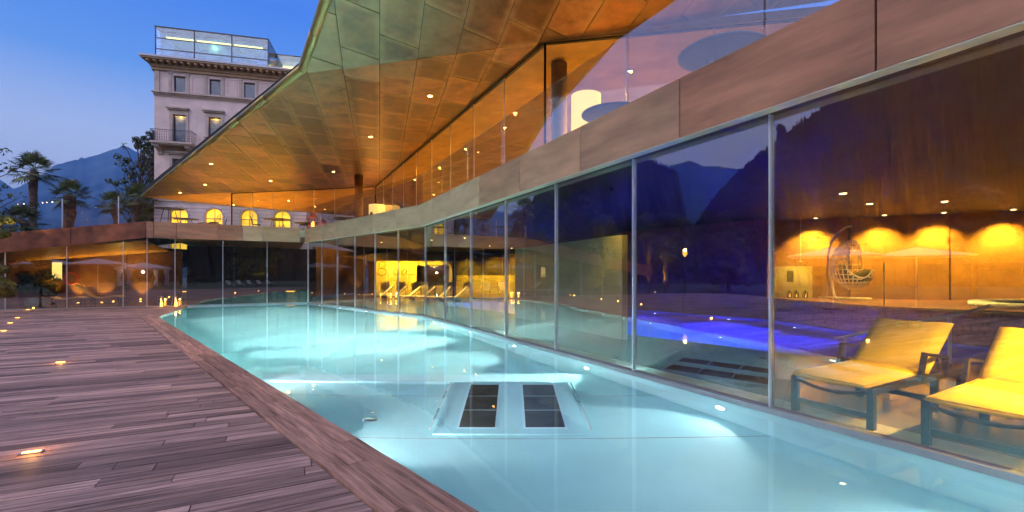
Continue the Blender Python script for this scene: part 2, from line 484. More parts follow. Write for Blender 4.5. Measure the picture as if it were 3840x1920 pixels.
ridge('hills', [(-62, 4.5), (-56, 5.6), (-52, 6.2), (-48.4, 6.7), (-47.4, 7.2), (-46.7, 7.8), (-45.5, 8.88), (-45.2, 9.37), (-44.1, 9.94), (-43.6, 10.14), (-43.5, 10.35), (-43.2, 10.29), (-41.7, 11.11), (-40.6, 11.8), (-40.1, 11.81), (-39.6, 11.51), (-38.9, 11.27), (-38.0, 10.2), (-36, 8.5), (-30, 7.0), (-20, 6.0), (0, 5.5), (30, 6), (60, 7)], 4200, 2500, 3, 0.5)
ridge('hills_far', [(-70, 5), (-60, 6.0), (-52, 8.2), (-49, 8.3), (-47.5, 7.0), (-44, 5.0), (-40, 4)], 6500, 2500, 5, 0.4)
ridge('foothills', [(-64, 2.2), (-55, 3.2), (-50, 4.1), (-46, 4.8), (-42, 5.2), (-38, 5.4), (-30, 5.6), (-15, 5.2), (10, 4.5)], 2100, 1200, 8, 1.2)
ridge('side_peak', [(-84, 11.0), (-80, 11.8), (-79.3, 12.0), (-77.8, 12.1), (-76.3, 12.9), (-75.7, 12.7), (-74.1, 12.5), (-73.2, 12.0), (-71, 11.2), (-68, 10)], 3200, 1200, 2, 0.5)
ridge('side_slope_near', [(-74.8, 5), (-73.4, 12.0), (-72, 12.9), (-70.5, 13.6), (-66, 15.2), (-62, 15.0), (-58, 12), (-54, 8), (-52, 4)], 230, 150, 4, 0.8, 'forest_slope')
ridge('side_slope_steep', [(-180, 12), (-165, 13), (-150, 15), (-130, 20), (-115, 23), (-104, 22.5), (-96, 21), (-90, 18.5), (-86, 16), (-82.3, 13.5), (-81.5, 12.8), (-79.6, 11.4), (-77, 8.5), (-74, 4)], 220, 150, 6, 0.8, 'forest_slope')
ridge('added_slope', [(88, 5), (100, 9), (120, 13), (140, 15), (160, 14), (175, 12.5), (183, 12)], 260, 150, 9, 0.8, 'forest_slope')  # unseen slope added to shut bright sky out of the far glass

# ================================================================== POOL
pool_out = [off(PA, NC, 0.0), PB, PC, off(A(-4.1), NA, 0.02)] + [off(A(k), NA, 0.02) for k in (-2, 0, 2, 4)] + [off(B, NA, 0.02), off(C, NB, 0.02)]
def inpool(p, e=0): return p
poly = pool_out
def wall_strip(poly, z0, z1):
    m = MB(); n = len(poly)
    for i in range(n):
        a, b = poly[i], poly[(i + 1) % n]
        m.add([(a[0], a[1], z0), (b[0], b[1], z0), (b[0], b[1], z1), (a[0], a[1], z1)], [(0, 1, 2, 3)])
    return m
STEP_Y = 7.95
ZD, ZS = -1.35, -0.82
basin = tag(bpy.data.objects.new('pool_basin', None), kind='structure'); COL.objects.link(basin)
wall_strip(poly, ZD - 0.05, -0.012).build('pool_wall', 'pool_wall', basin)
deep = [p for p in poly]
# the deep end lies beyond the step, the shallow end in front of it
def split_y(poly, y, keep_far):
    return clip(poly, 0, -1 if keep_far else 1, -y if keep_far else y)
sheet([split_y(poly, STEP_Y, True)], ZD).build('pool_floor_deep', 'pool_paint', basin)
sh = split_y(poly, STEP_Y, False)
sheet([sh], ZS).build('pool_floor_shallow', 'pool_paint', basin)
xs = [p[0] for p in sh if abs(p[1] - STEP_Y) < 0.01]
MB().add([(min(xs), STEP_Y, ZD), (max(xs), STEP_Y, ZD), (max(xs), STEP_Y, ZS), (min(xs), STEP_Y, ZS)], [(0, 1, 2, 3)]).build('pool_step', 'pool_wall', basin)
MB().box((min(xs) / 2 + max(xs) / 2, STEP_Y - 0.45, ZS + 0.06), ((max(xs) - min(xs)) / 2 - 0.75, 0.22, 0.06)).build('pool_ledge', 'pool_wall', basin)
for yj in (5.05, 6.6):
    xa = [p[0] for p in split_y(poly, yj, True) if abs(p[1] - yj) < 1e-3]
    MB().box(((min(xa) + max(xa)) / 2, yj, ZS + .003), ((max(xa) - min(xa)) / 2, .006, .002)).build('floor_joint', 'rail_grey', basin)
wtr = sheet([poly], -0.03).build('pool_water', 'water')
tag(wtr, kind='structure')

# submerged massage bench with two dark inset panels
bench = thing('massage_bench', 'pale submerged massage bench with two dark inset panels in the pool', 'pool bench', (0, 6.1, ZS))
X0, X1, Y0, Y1 = -0.9, 0.86, 5.15, 7.05
zt = lambda x, y: ZS + 0.04 + 0.26 * (y - Y0) / (Y1 - Y0)
MB().prism([(X0, Y0), (X1, Y0), (X1, Y1), (X0, Y1)], ZS + 0.003, zt).build('bench_body', 'pool_paint', bench)
for xa, xb in ((-0.62, -0.2), (0.16, 0.62)):
    f = MB().prism([(xa - .03, Y0 + .14), (xb + .03, Y0 + .14), (xb + .03, Y1 - .12), (xa - .03, Y1 - .12)], lambda x, y: zt(x, y) - .01, lambda x, y: zt(x, y) + .006).build('panel_frame', 'pool_wall', bench)
    for q in range(3):
        ya = Y0 + .17 + q * .535; yb = ya + .515
        MB().prism([(xa, ya), (xb, ya), (xb, yb), (xa, yb)], lambda x, y: zt(x, y), lambda x, y: zt(x, y) + .012).build('dark_panel', 'bench_glass', bench)
for xx in (X0 - .04, X1 + .04):
    MB().tube([(xx, Y0 + .05, ZS + .1), (xx, (Y0 + Y1) / 2, ZS + .24), (xx, Y1 - .3, ZS + .33), (xx, Y1, ZS + .3)], 0.014).build('grab_rail', 'steel', bench)
for xx in (-0.12, 0.1):
    MB().tube([(xx - .07, Y1 - .03, zt(0, Y1) + .0), (xx - .04, Y1 - .03, zt(0, Y1) + .04), (xx + .04, Y1 - .03, zt(0, Y1) + .04), (xx + .07, Y1 - .03, zt(0, Y1))], 0.012).build('handle', 'steel', bench)
drain = thing('floor_drain', 'small round chrome drain on the shallow pool floor', 'drain', (-1.75, 5.6, ZS))
MB().lathe((-1.75, 5.6, ZS + .004), [(0.09, 0), (0.09, .012), (0.06, .02), (0.0, .02)]).build('drain_cover', 'steel', drain)

# pool lamps set in the walls
def pool_lamp(p, n, power, col, label, z=-0.55, blue=False, ang=80):
    t = thing('pool_lamp', label, 'pool lamp', (p[0], p[1], z), 'underwater lamps in the pool walls')
    n3 = Vector((n[0], n[1], 0)); c = Vector((p[0], p[1], z))
    s = Vector((-n[1], n[0], 0))
    for nm, r0, r1, d0, mt in (('rim', 0.085, 0.065, 0.012, 'steel'), ('lens', 0.06, 0.0, 0.014, 'bulb_blue' if blue else 'bulb_white')):
        vs = []; fs = []; q = 16
        for r, d in ((r0, 0.001), (r0 * .98, d0), (r1, d0)):
            for i in range(q):
                a = 2 * math.pi * i / q; vs.append(c + s * (math.cos(a) * r) + Vector((0, 0, math.sin(a) * r)) + n3 * d)
        for j in range(2):
            for i in range(q): fs.append((j * q + i, j * q + (i + 1) % q, (j + 1) * q + (i + 1) % q, (j + 1) * q + i))
        MB().add(vs, fs).build(nm, mt, t)
    light('SPOT', 'pool_lamp_light', c + n3 * 0.05, power, col, t, target=c + n3 * 3 + Vector((0, 0, -1.15)), angle=ang, blend=1.0, radius=0.06)
    return t
PCOL = (0.86, 1.0, 0.96)
names_r = ['second', 'third', 'fourth', 'fifth', 'sixth', 'seventh', 'eighth', 'ninth', 'tenth', 'eleventh']
for i, k in enumerate((-2.2, -0.95, 0.29, 1.53, 2.77, 4.0, 5.1)):
    pool_lamp(off(A(k), NA, 0.021), NA, 1250 if k > 0.5 else 130, PCOL if k > 0.5 else (0.9, 0.92, 1.0), 'underwater lamp below the long glass wall, %s from the near end' % (['first'] + names_r)[i], z=-0.4 if k < 1.4 else -0.5, ang=84 if k > .5 else 120)
for i, k in enumerate((0.9, 2.4, 3.8, 5.1)):
    pool_lamp(off(S2(k), NB, 0.021), NB, 1200, PCOL, 'underwater lamp below the far oblique glass wall, %s from the bend' % (['first'] + names_r)[i])
nl = (0.733, 0.680)
for i, s in enumerate((0.8, 2.4, 4.1, 5.9, 7.8, 9.7, 13.2, 16.4)):
    p = (PB[0] + cdir[0] * s, PB[1] + cdir[1] * s)
    pool_lamp(off(p, nl, 0.003), nl, 1650 if s < 10 else 190, PCOL if s < 10 else (1.0, 0.88, 0.93), 'underwater lamp below the timber pool edge, %s from the far corner' % (['first'] + names_r)[i], z=-0.5 if s < 10 else -0.4, ang=62 if s < 10 else 105)

# ================================================================== DECK
deck = bpy.data.objects.new('timber_deck', None); COL.objects.link(deck); tag(deck, 'weathered grey brown timber pool deck', None, kind='structure')
P = (0.8914, 0.4532); Q = (-0.4532, 0.8914)
def pq(p, q): return (P[0] * p + Q[0] * q, P[1] * p + Q[1] * q)
# base under the boards
base_poly = [(-34, -9), (6.5, -9), PC, PB, PA, off(S3(8.2), NC, -0.05), (-34, 16)]
sheet([[(-40, -12), (9, -12), PC, PB, PA, off(S3(9), NC, -0.05), (-40, 10)]], -0.06).build('deck_base', 'dark_gap', deck)
W = 0.153
cin = 0.46
QB = Q[0] * PB[0] + Q[1] * PB[1]; QG = Q[0] * C[0] + Q[1] * C[1]
planks = []
dd = (PA[0] - PB[0], PA[1] - PB[1]); dl = math.hypot(*dd); n2 = (dd[1] / dl, -dd[0] / dl)        # outward from deck towards the pool
rr = random.Random(3)
row = 0; q = -10.0
while q < QG - 0.12:
    q1 = min(q + W - 0.014, QG - 0.1)
    # right end of the row
    if q < QB - 0.2: nx, ny, c0 = 0.733, 0.680, 0.733 * PB[0] + 0.680 * PB[1] - cin
    else: nx, ny, c0 = n2[0], n2[1], n2[0] * PB[0] + n2[1] * PB[1] - cin
    p = -36 + rr.uniform(0, 1.0) + (row % 3) * 0.73
    while p < 14:
        ln = rr.choice((1.6, 2.0, 2.4, 2.4, 2.8))
        rect = [pq(p, q), pq(p + ln - 0.006, q), pq(p + ln - 0.006, q1), pq(p, q1)]
        rect = clip(rect, nx, ny, c0)
        rect = clip(rect, 0, -1, 9)
        if len(rect) >= 3 and area(rect) > 0.0006:
            cx = sum(a[0] for a in rect) / len(rect); cyy = sum(a[1] for a in rect) / len(rect)
            if cx > -1.6 * max(cyy, 0) - 14 and cx > -33:
                vis = 0
                if cyy > 1.9 and abs(cx) < 1.13 * cyy + .6: vis = area(rect) / (cx * cx + cyy * cyy) ** 1.5
                planks.append((vis, rect, rr.random(), rr.uniform(-.0025, .0025)))
        p += ln
    q += W; row += 1
planks.sort(key=lambda t: -t[0])
for v, rect, rn, dz in planks[:300]:
    MB().prism(inset(rect, 0.0005) or rect, -0.03, dz, rn).build('plank', 'deck_wood', deck)
rest = MB()
for v, rect, rn, dz in planks[300:]: rest.prism(rect, -0.03, dz, rn)
tag(rest.build('plank_field', 'deck_wood', deck), kind='stuff')
# three rows of edge boards round the pool
def edge_boards(a, b, n, first_len, ea, eb):
    d = (b[0] - a[0], b[1] - a[1]); L = math.hypot(*d); d = (d[0] / L, d[1] / L)
    for j in range(3):
        o0, o1 = 0.152 * j + (0 if j else -0.02), 0.152 * (j + 1) - 0.015
        s = -0.0 ; k = 0
        while s < L - 0.01:
            ln = first_len * rr.uniform(0.75, 1.35) if k else first_len * (0.4 + 0.3 * j)
            e = min(s + ln, L)
            if L - e < 0.3: e = L
            sa0 = s + (o0 * ea if s == 0 else 0); sa1 = s + (o1 * ea if s == 0 else 0)
            sb0 = e - 0.009 - (o0 * eb if e == L else 0); sb1 = e - 0.009 - (o1 * eb if e == L else 0)
            pts = [(a[0] + d[0] * x - n[0] * y, a[1] + d[1] * x - n[1] * y) for x, y in ((sa0, o0), (sb0, o0), (sb1, o1), (sa1, o1))]
            if area(pts) < 0: pts.reverse()
            MB().prism(pts, -0.045, 0.004 + rr.uniform(0, .002), rr.random()).build('edge_board', 'coping_wood', deck)
            s = e; k += 1
edge_boards(PB, PC, (0.733, 0.680), 2.0, -0.12, 0)
edge_boards(PA, PB, n2, 1.45, 0, -0.12)

# lamps sunk in the deck
def deck_lamp(u, v, i, lab):
    Y = 1.5 * 1145 / (v - 693); X = (u - 1288) / 1145 * Y
    t = thing('deck_lamp', lab, 'deck lamp', (X, Y, 0), 'lamps sunk in the timber deck')
    MB().box((X, Y, 0.006), (0.075, 0.03, 0.006), PD).build('lamp_frame', 'steel', t)
    MB().box((X, Y, 0.009), (0.055, 0.018, 0.006), PD).build('lamp_lens', 'deck_bulb', t)
    light('POINT', 'deck_lamp_light', (X, Y, 0.06), 1.3, (1, 0.42, 0.06), t, radius=0.03)
for i, (u, v, lab) in enumerate(((79, 1140, 'nearest lit amber deck lamp at the lower left'), (152, 913, 'lit amber deck lamp, second nearest, right of the row at the left edge'), (9, 833, 'lit amber deck lamp at the left edge, nearest of the close row'), (26, 813, 'lit amber deck lamp, second of the close row at the left edge'), (44, 800, 'lit amber deck lamp, third of the close row at the left edge'), (70, 780, 'farthest amber deck lamp, beside the big plant pot'), )):
    deck_lamp(u, v, i, lab)

lawn = MB().add([(-95, -80, -0.09), (60, -80, -0.09), (60, -11.9, -0.09), (-39.9, -11.9, -0.09)], [(0, 1, 2, 3)]).add([(-95, -80, -0.09), (-39.9, -11.9, -0.09), (-39.9, 14, -0.09), (-95, 60, -0.09)], [(0, 1, 2, 3)]).add([(-95, 60, -0.09), (-39.9, 14, -0.09), (-27, 17.2, -0.09), (-24, 60, -0.09)], [(0, 1, 2, 3)]).build('lawn', 'grass')
tag(lawn, kind='structure')

# ================================================================== GLASS WALLS OF THE POOL HOUSE
def quad_slab(a, b, n, d0, d1):
    p = [off(a, n, d0), off(b, n, d0), off(b, n, d1), off(a, n, d1)]
    if area(p) < 0: p.reverse()
    return p
def lerp(a, b, t): return (a[0] + (b[0] - a[0]) * t, a[1] + (b[1] - a[1]) * t)
def glass_run(name, label, fn, ks, n, ztop, cat='glass wall', mw=0.024, md=0.055, mt='glass_main'):
    t = thing(name, label, cat, (*fn(ks[0]), 0))
    for k in range(len(ks) - 1):
        a, b = fn(ks[k]), fn(ks[k + 1])
        za, zb = ztop(ks[k]), ztop(ks[k + 1])
        L = math.hypot(b[0] - a[0], b[1] - a[1]); e = 0.012 / L
        a1, b1 = lerp(a, b, e), lerp(a, b, 1 - e)
        f = lambda x, y, a=a1, b=b1, za=za, zb=zb: za + (zb - za) * (math.hypot(x - a[0], y - a[1]) / math.hypot(b[0] - a[0], b[1] - a[1]))
        MB().prism(quad_slab(a1, b1, n, -0.012, 0.0), GZ0, f).build('pane', mt, t)
    for k in ks:
        a = fn(k); z = ztop(k) - 0.004
        th = (-n[1], n[0])
        a0, a1 = (a[0] - th[0] * mw / 2, a[1] - th[1] * mw / 2), (a[0] + th[0] * mw / 2, a[1] + th[1] * mw / 2)
        MB().prism(quad_slab(a0, a1, n, 0.004, md * .55), 0.03, z).build('mullion', 'mullion_metal', t)
        MB().prism(quad_slab(a0, a1, n, -md * .6, -0.016), 0.03, z).build('mullion', 'mullion_metal', t)
    a, b = fn(ks[0]), fn(ks[-1])
    MB().prism(quad_slab(a, b, n, -0.06, 0.075), -0.024, 0.038).build('base_rail', 'rail_grey', t)
    return t
flat = lambda k: GZ1
glass_run('glass_wall', 'long glass wall with tall panes along the right side of the pool', A, list(range(KMIN, 7)), NA, flat)
glass_run('glass_wall', 'oblique glass wall between the bend and the far corner of the pool', S2, list(range(0, 7)), NB, flat)
def ramp(k): return GZ1 if k < 3.55 else GZ1 - (k - 3.55) * 0.325
glass_run('glass_wall', 'far glass wall facing the camera under the sloping rusty fascia', S3, [0, 1, 2, 3, 3.55, 4, 5, 6, 7, 8], NC, ramp)

# ================================================================== FASCIA
FZ0, FZ1 = 3.30, 4.07
def fascia_panels(t, fn, cuts, n, z0, z1, mt, d0=0.06, d1=0.22):
    for i in range(len(cuts) - 1):
        a, b = fn(cuts[i]), fn(cuts[i + 1])
        L = math.hypot(b[0] - a[0], b[1] - a[1]); e = 0.010 / L
        a1, b1 = lerp(a, b, e), lerp(a, b, 1 - e)
        def mk(za, zb): return lambda x, y: za + (zb - za) * min(1, max(0, ((x - a1[0]) * (b1[0] - a1[0]) + (y - a1[1]) * (b1[1] - a1[1])) / ((b1[0] - a1[0]) ** 2 + (b1[1] - a1[1]) ** 2)))
        zz0, zz1 = mk(z0(cuts[i]), z0(cuts[i + 1])), mk(z1(cuts[i]), z1(cuts[i + 1]))
        m = mt(cuts[i]) if callable(mt) else mt
        MB().prism(quad_slab(a1, b1, n, d0, d1), zz0, zz1, random.random()).build('fascia_panel', m, t)
fa = thing('fascia', 'long bronze coloured fascia above the right glass wall', 'fascia', (*A(0), 3.3))
# the run bends at B: both runs are butted on the bisector by a small closing piece
e1 = 0.06
fascia_panels(fa, A, [KMIN] + [k + 0.5 for k in range(-5, 5)] + [5.3, 5.97], NA, lambda k: FZ0, lambda k: FZ1, lambda k: 'fascia_corten' if k < 0.2 else ('fascia_mid' if k < 3.2 else 'fascia_stone'))
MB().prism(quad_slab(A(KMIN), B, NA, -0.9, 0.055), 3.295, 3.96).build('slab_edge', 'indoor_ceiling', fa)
MB().prism(quad_slab(A(KMIN), B, NA, 0.065, 0.215), 3.285, 3.297).build('bottom_lip', 'fascia_return', fa)
fb = thing('fascia', 'sand coloured fascia above the oblique far glass wall', 'fascia', (*B, 3.3))
fascia_panels(fb, S2, [0.0, 0.9, 1.9, 2.9, 3.9, 4.75, 5.5, 5.94], NB, lambda k: FZ0, lambda k: FZ1, 'fascia_stone')
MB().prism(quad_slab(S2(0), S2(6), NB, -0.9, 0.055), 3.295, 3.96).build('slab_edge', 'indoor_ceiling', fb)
MB().prism(quad_slab(S2(0), S2(5.9), NB, 0.065, 0.215), 3.285, 3.297).build('bottom_lip', 'fascia_return', fb)
fc = thing('fascia', 'brown fascia over the far glass, sloping down to the left', 'fascia', (*C, 3.3))
def rz0(k): return ramp(k) + 0.01
def rz1(k): return FZ1 if k < 3.55 else FZ1 - (k - 3.55) * 0.31
fascia_panels(fc, S3, [0.2, 1.1, 1.55, 2.1, 2.95, 3.4, 3.55, 4.9, 6.2, 7.4, 9.5], NC, rz0, rz1, lambda k: 'fascia_stone' if k < 1.5 else ('fascia_corten' if k < 3.5 else 'ramp_corten'))
def roof_strip(k0, k1, d0, d1, nm, mt, za, zb, zc, zd):
    a, b = S3(k0), S3(k1)
    v = [(*off(a, NC, d1), za), (*off(b, NC, d1), zb), (*off(b, NC, d0), zb), (*off(a, NC, d0), za)]
    return MB().add([(x, y, z - 0.35) for x, y, z in v] + v, [(0, 1, 2, 3), (7, 6, 5, 4), (0, 4, 5, 1), (1, 5, 6, 2), (2, 6, 7, 3), (3, 7, 4, 0)]).build(nm, mt, fc)
roof_strip(3.55, 9.5, -9, 0.05, 'planted_roof', 'grass', 3.99, 3.99 - 0.31 * 5.95, 0, 0)
roof_strip(0, 3.55, -14, 0.05, 'roof_slab', 'fascia_return', 3.94, 3.94, 0, 0)

# terrace floor above the pool house (seen from below only at its edge)
terr = MB().prism([A(KMIN), A(-5 + 0), (30, 6), (30, 60), (-20, 60), (-24, 34)] if False else [off(A(KMIN), NA, -0.9), (30, 2), (30, 50), (-16, 50), off(C, NB, -0.9), off(B, NB, -0.9)], 3.6, 3.95).build('terrace_floor', 'terrace_stone')
tag(terr, kind='structure')

# ================================================================== GLASS BALUSTRADE ON THE TERRACE
def rail_run(label, fn, ks, n, z0, z1, end=0.02):
    t = thing('glass_balustrade', label, 'balustrade', (*fn(ks[0]), z0))
    for i in range(len(ks) - 1):
        a, b = fn(ks[i]), fn(ks[i + 1]); e = end / math.hypot(b[0] - a[0], b[1] - a[1]) / 2
        MB().prism(quad_slab(lerp(a, b, e), lerp(a, b, 1 - e), n, 0.10, 0.118), z0, z1).build('pane', 'glass_rail', t)
        for zz in (z0 + .25, z0 + .6, z0 + .95):
            c = lerp(a, b, e * 2.4); c = off(c, n, 0.11)
            MB().lathe((c[0], c[1], zz), [(0.012, -.012), (0.014, 0), (0.012, .012)], 8).build('clip', 'steel', t)
    return t
rail_run('tall glass balustrade above the long fascia, reflecting lilac sky', A, list(range(KMIN, 6)) + [5.98], NA, 3.98, 5.2)
rail_run('glass balustrade above the oblique far fascia', S2, [0, 1, 2, 3, 4, 5, 5.97], NB, 3.98, 5.2)
# ================================================================== CANOPY
T_ = (-24.4, 30.0, 6.69); E_ = (-5.94, 13.08, 7.30); G2 = (0.863, 11.9, 7.6); G1 = (-9.0, 30.0, 7.4); F_ = (-4.13, 10.4, 7.8)
def plane(a, b, c):
    a, b, c = Vector(a), Vector(b), Vector(c); n = (b - a).cross(c - a)
    return lambda x, y: a.z - (n.x * (x - a.x) + n.y * (y - a.y)) / n.z
z1f = plane(T_, G1, G2); z2f = plane(E_, G2, F_)
ef = Vector((F_[0] - E_[0], F_[1] - E_[1])); ef.normalize()
F3 = (F_[0] + ef.x * 5.6, F_[1] + ef.y * 5.6)
R1 = (13.0, 3.2); R2 = (13.0, 9.55)
U2 = (9.0, 10.33)
facet1 = [(T_[0], T_[1]), (E_[0], E_[1]), (G2[0], G2[1]), (G1[0], G1[1])]
facet2 = [(E_[0], E_[1]), (F_[0], F_[1]), F3, R1, R2, (G2[0], G2[1])]
canopy = thing('canopy', 'huge folded bronze canopy with panelled underside over the terrace', 'canopy', (-6, 14, 7.3))
ax = Vector((-0.279, 0.96)); bx = Vector((0.96, 0.279))        # panel grid follows the hotel behind
def panels(facet, zf, cw, cl, skew, seed):
    rg = random.Random(seed)
    us = [ax.x * p[0] + ax.y * p[1] for p in facet]; ws = [bx.x * p[0] + bx.y * p[1] for p in facet]
    w = math.floor(min(ws) / cw) * cw; col = 0
    while w < max(ws):
        u = min(us) - cl * 2 - rg.uniform(0, cl)
        while u < max(us) + cl:
            ln = cl * rg.choice((0.8, 1, 1, 1.15))
            def pt(uu, ww): 
                uu2 = uu + (ww - w) * skew
                return (ax.x * uu2 + bx.x * ww, ax.y * uu2 + bx.y * ww)
            cell = [pt(u, w), pt(u, w + cw), pt(u + ln, w + cw), pt(u + ln, w)]
            if area(cell) < 0: cell.reverse()
            fc_ = facet if area(facet) > 0 else facet[::-1]
            c = clip_convex(cell, fc_)
            if len(c) >= 3 and area(c) > 0.02:
                c = inset(c, 0.011)
                if len(c) >= 3 and area(c) > 0.015:
                    dz = rg.uniform(-0.006, 0.004)
                    rv = 0.0 if rg.random() < .1 else rg.random(); ci = inset(c, 0.16)
                    mb = MB(); n_ = len(c)
                    if len(ci) == n_:
                        j0 = min(range(n_), key=lambda j: (ci[j][0] - c[0][0]) ** 2 + (ci[j][1] - c[0][1]) ** 2); ci = ci[j0:] + ci[:j0]
                        vs = [(p[0], p[1], zf(*p) + dz) for p in c] + [(p[0], p[1], zf(*p) + dz - .001) for p in ci] + [(p[0], p[1], zf(*p) + .03) for p in c]
                        fs = [tuple(range(2 * n_ - 1, n_ - 1, -1)), tuple(range(2 * n_, 3 * n_))] + [(i, n_ + i, n_ + (i + 1) % n_, (i + 1) % n_) for i in range(n_)] + [(i, (i + 1) % n_, 2 * n_ + (i + 1) % n_, 2 * n_ + i) for i in range(n_)]
                        mb.add(vs, fs, False, rv); vals = [0.0] * n_ + [1.0] * n_ + [0.0] * n_
                    else:
                        mb.prism(c, lambda x, y: zf(x, y) + dz, lambda x, y: zf(x, y) + 0.03, rv); vals = [0.5] * (2 * n_)
                    po = mb.build('soffit_panel', 'bronze', canopy)
                    po.data.attributes.new('edge', 'FLOAT', 'POINT').data.foreach_set('value', vals)
            u += ln
        w += cw; col += 1
panels(facet1, z1f, 1.0, 1.75, 0.3, 11)
panels(facet2, z2f, 1.0, 1.75, 0.3, 12)
f1 = facet1 if area(facet1) > 0 else facet1[::-1]; f2 = facet2 if area(facet2) > 0 else facet2[::-1]
MB().prism(f1, lambda x, y: z1f(x, y) + 0.035, lambda x, y: z1f(x, y) + 0.45).build('roof_core', 'dark_gap', canopy)
MB().prism(f2, lambda x, y: z2f(x, y) + 0.035, lambda x, y: z2f(x, y) + 0.45).build('roof_core', 'dark_gap', canopy)
# rounded edge, piece by piece
edge = [(T_[0], T_[1], T_[2] + .06), (E_[0], E_[1], E_[2] + .1)]
def seg(a, b, n, ra, rb):
    for i in range(n):
        p = [a[j] + (b[j] - a[j]) * (i / n + (0.001 if i else 0)) for j in range(3)]; q = [a[j] + (b[j] - a[j]) * (i + 1) / n for j in range(3)]
        d = Vector(q) - Vector(p); d.normalize(); q2 = Vector(q) - d * 0.008
        t0 = ra + (rb - ra) * i / n; t1 = ra + (rb - ra) * (i + 1) / n
        MB().tube([p, q2], [t0, t1], 14).build('edge_tube', 'bronze_edge', canopy)
seg((T_[0] - .02, T_[1], T_[2] + .04), (E_[0] - .05, E_[1] - .05, E_[2] + .12), 9, 0.06, 0.13)
F3z = (F3[0] - .06, F3[1] - .04, z2f(*F3) + .12)
seg((E_[0] - .05, E_[1] - .05, E_[2] + .12), F3z, 5, 0.13, 0.13)
MB().tube([F3z, (R1[0], R1[1], z2f(*R1) + .12)], 0.13, 14).build('edge_tube', 'bronze_edge', canopy)
# ceiling behind the fold, running back to the hotel and over the restaurant
K1 = (-27.5, 37.0); K2 = (-21, 41.0); K3 = (14, 44)
zr = plane((T_[0], T_[1], T_[2]), (G1[0], G1[1], G1[2]), (-23.2, 39.5, 7.45))
back = [(T_[0], T_[1]), (G1[0], G1[1]), (G2[0], G2[1]), (13, 9.55), (30, 9.0), (30, 44), (-10, 44), (-24.6, 40.5)]
backz = lambda x, y: 7.4
cel = thing('restaurant_ceiling', 'amber lit bronze ceiling of the upper terrace behind the canopy fold', 'ceiling', (-5, 35, 7.4))
b1 = [(T_[0], T_[1]), (G1[0], G1[1]), (-9, 44), (-24.6, 40.5)]
KB, KL = (-9.0, 44.0, 6.75), (-24.6, 40.5, 7.6)
for tri in ((T_, G1, KB), (T_, KB, KL)):
    zt3 = plane(*tri); tp_ = [(p[0], p[1]) for p in tri]; tp_ = tp_ if area(tp_) > 0 else tp_[::-1]
    MB().prism(tp_, lambda x, y: zt3(x, y), lambda x, y: zt3(x, y) + 0.2).build('ceiling_panel', 'warm_ceiling', cel)
_za, _zb = plane(T_, G1, KB), plane(T_, KB, KL)
def zr(x, y): return max(_za(x, y), _zb(x, y)) if False else (_za(x, y) if (x - T_[0]) * (KB[1] - T_[1]) - (y - T_[1]) * (KB[0] - T_[0]) > 0 else _zb(x, y))
g1z = lambda x, y: max(7.3, min(7.62, 7.4 + (30 - y) * 0.011))
b2 = [(G1[0], G1[1]), (G2[0], G2[1]), (13, 9.55), (30, 9.5), (30, 44), (-9, 44)]
b2 = b2 if area(b2) > 0 else b2[::-1]
MB().prism(b2, lambda x, y: g1z(x, y), lambda x, y: g1z(x, y) + 0.2).build('ceiling_panel', 'warm_ceiling', cel)

# upper glass walls below the canopy
def upper_glass(label, a, b, n, za, zb, z0=3.96, door=None):
    t = thing('restaurant_glass', label, 'glass wall', (a[0], a[1], z0))
    d = (b[0] - a[0], b[1] - a[1]); L = math.hypot(*d); nn = (d[1] / L, -d[0] / L)
    for i in range(n):
        p, q = lerp(a, b, i / n + .004 / 1), lerp(a, b, (i + 1) / n - .004)
        f = lambda x, y: za + (zb - za) * math.hypot(x - a[0], y - a[1]) / L - 0.02
        s = quad_slab(p, q, nn, 0, 0.012)
        MB().prism(s, z0, f).build('pane', 'glass_upper', t)
    for i in range(n + 1):
        p = lerp(a, b, i / n); z = za + (zb - za) * i / n - 0.03
        w = 0.014 if i not in (0, n) else 0.03
        MB().prism([(p[0] - w, p[1] - w), (p[0] + w, p[1] - w), (p[0] + w, p[1] + w), (p[0] - w, p[1] + w)], z0, z).build('mullion', 'mullion_metal' if i not in (0, n) else 'black_metal', t)
    f2_ = lambda x, y: za + (zb - za) * math.hypot(x - a[0], y - a[1]) / L
    MB().prism(quad_slab(lerp(a, b, .002), lerp(a, b, .998), nn, -.04, .045), lambda x, y: f2_(x, y) - .075, lambda x, y: f2_(x, y) - .035).build('head_rail', 'black_metal', t)
    return t
upper_glass('upper restaurant glass wall running back beside the long balustrade', (G2[0], G2[1]), (G1[0], G1[1]), 9, 7.6, 7.4)
tl = 0.385
fl = (T_[0] + (G1[0] - T_[0]) * tl, 30.0)
upper_glass('far upper restaurant glass wall under the canopy fold', fl, (G1[0], G1[1]), 7, T_[2] + .71 * tl, 7.4)
upper_glass('upper restaurant glass wall facing the camera at the right', (G2[0], G2[1]), U2, 4, 7.6, 7.6)
# restaurant back walls
rw = thing('restaurant_wall', 'dark amber rear wall inside the upper restaurant', 'wall', (0, 42, 3.95))
MB().prism([(-9.5, 42.0), (29, 42.0), (29, 42.3), (-9.5, 42.3)], 3.95, 7.35).build('wall_panel', 'brown_wall', rw)
MB().prism([(20, 10.5), (20.3, 10.5), (20.3, 41.9), (20, 41.9)], 3.95, 7.35).build('wall_panel', 'brown_wall', rw)
def column(x, y, r, z0, z1, label):
    t = thing('round_column', label, 'column', (x, y, z0))
    MB().lathe((x, y, z0), [(r + .02, 0), (r + .02, .06), (r, .08), (r, z1 - z0 - .02)], 24).build('shaft', 'brown_wall', t)
column(1.35, 13.0, 0.23, 3.95, 7.55, 'round brown column inside the glass corner of the upper restaurant')
column(-8.95, 26.6, 0.24, 3.95, 7.38, 'dark round column on the terrace under the canopy')

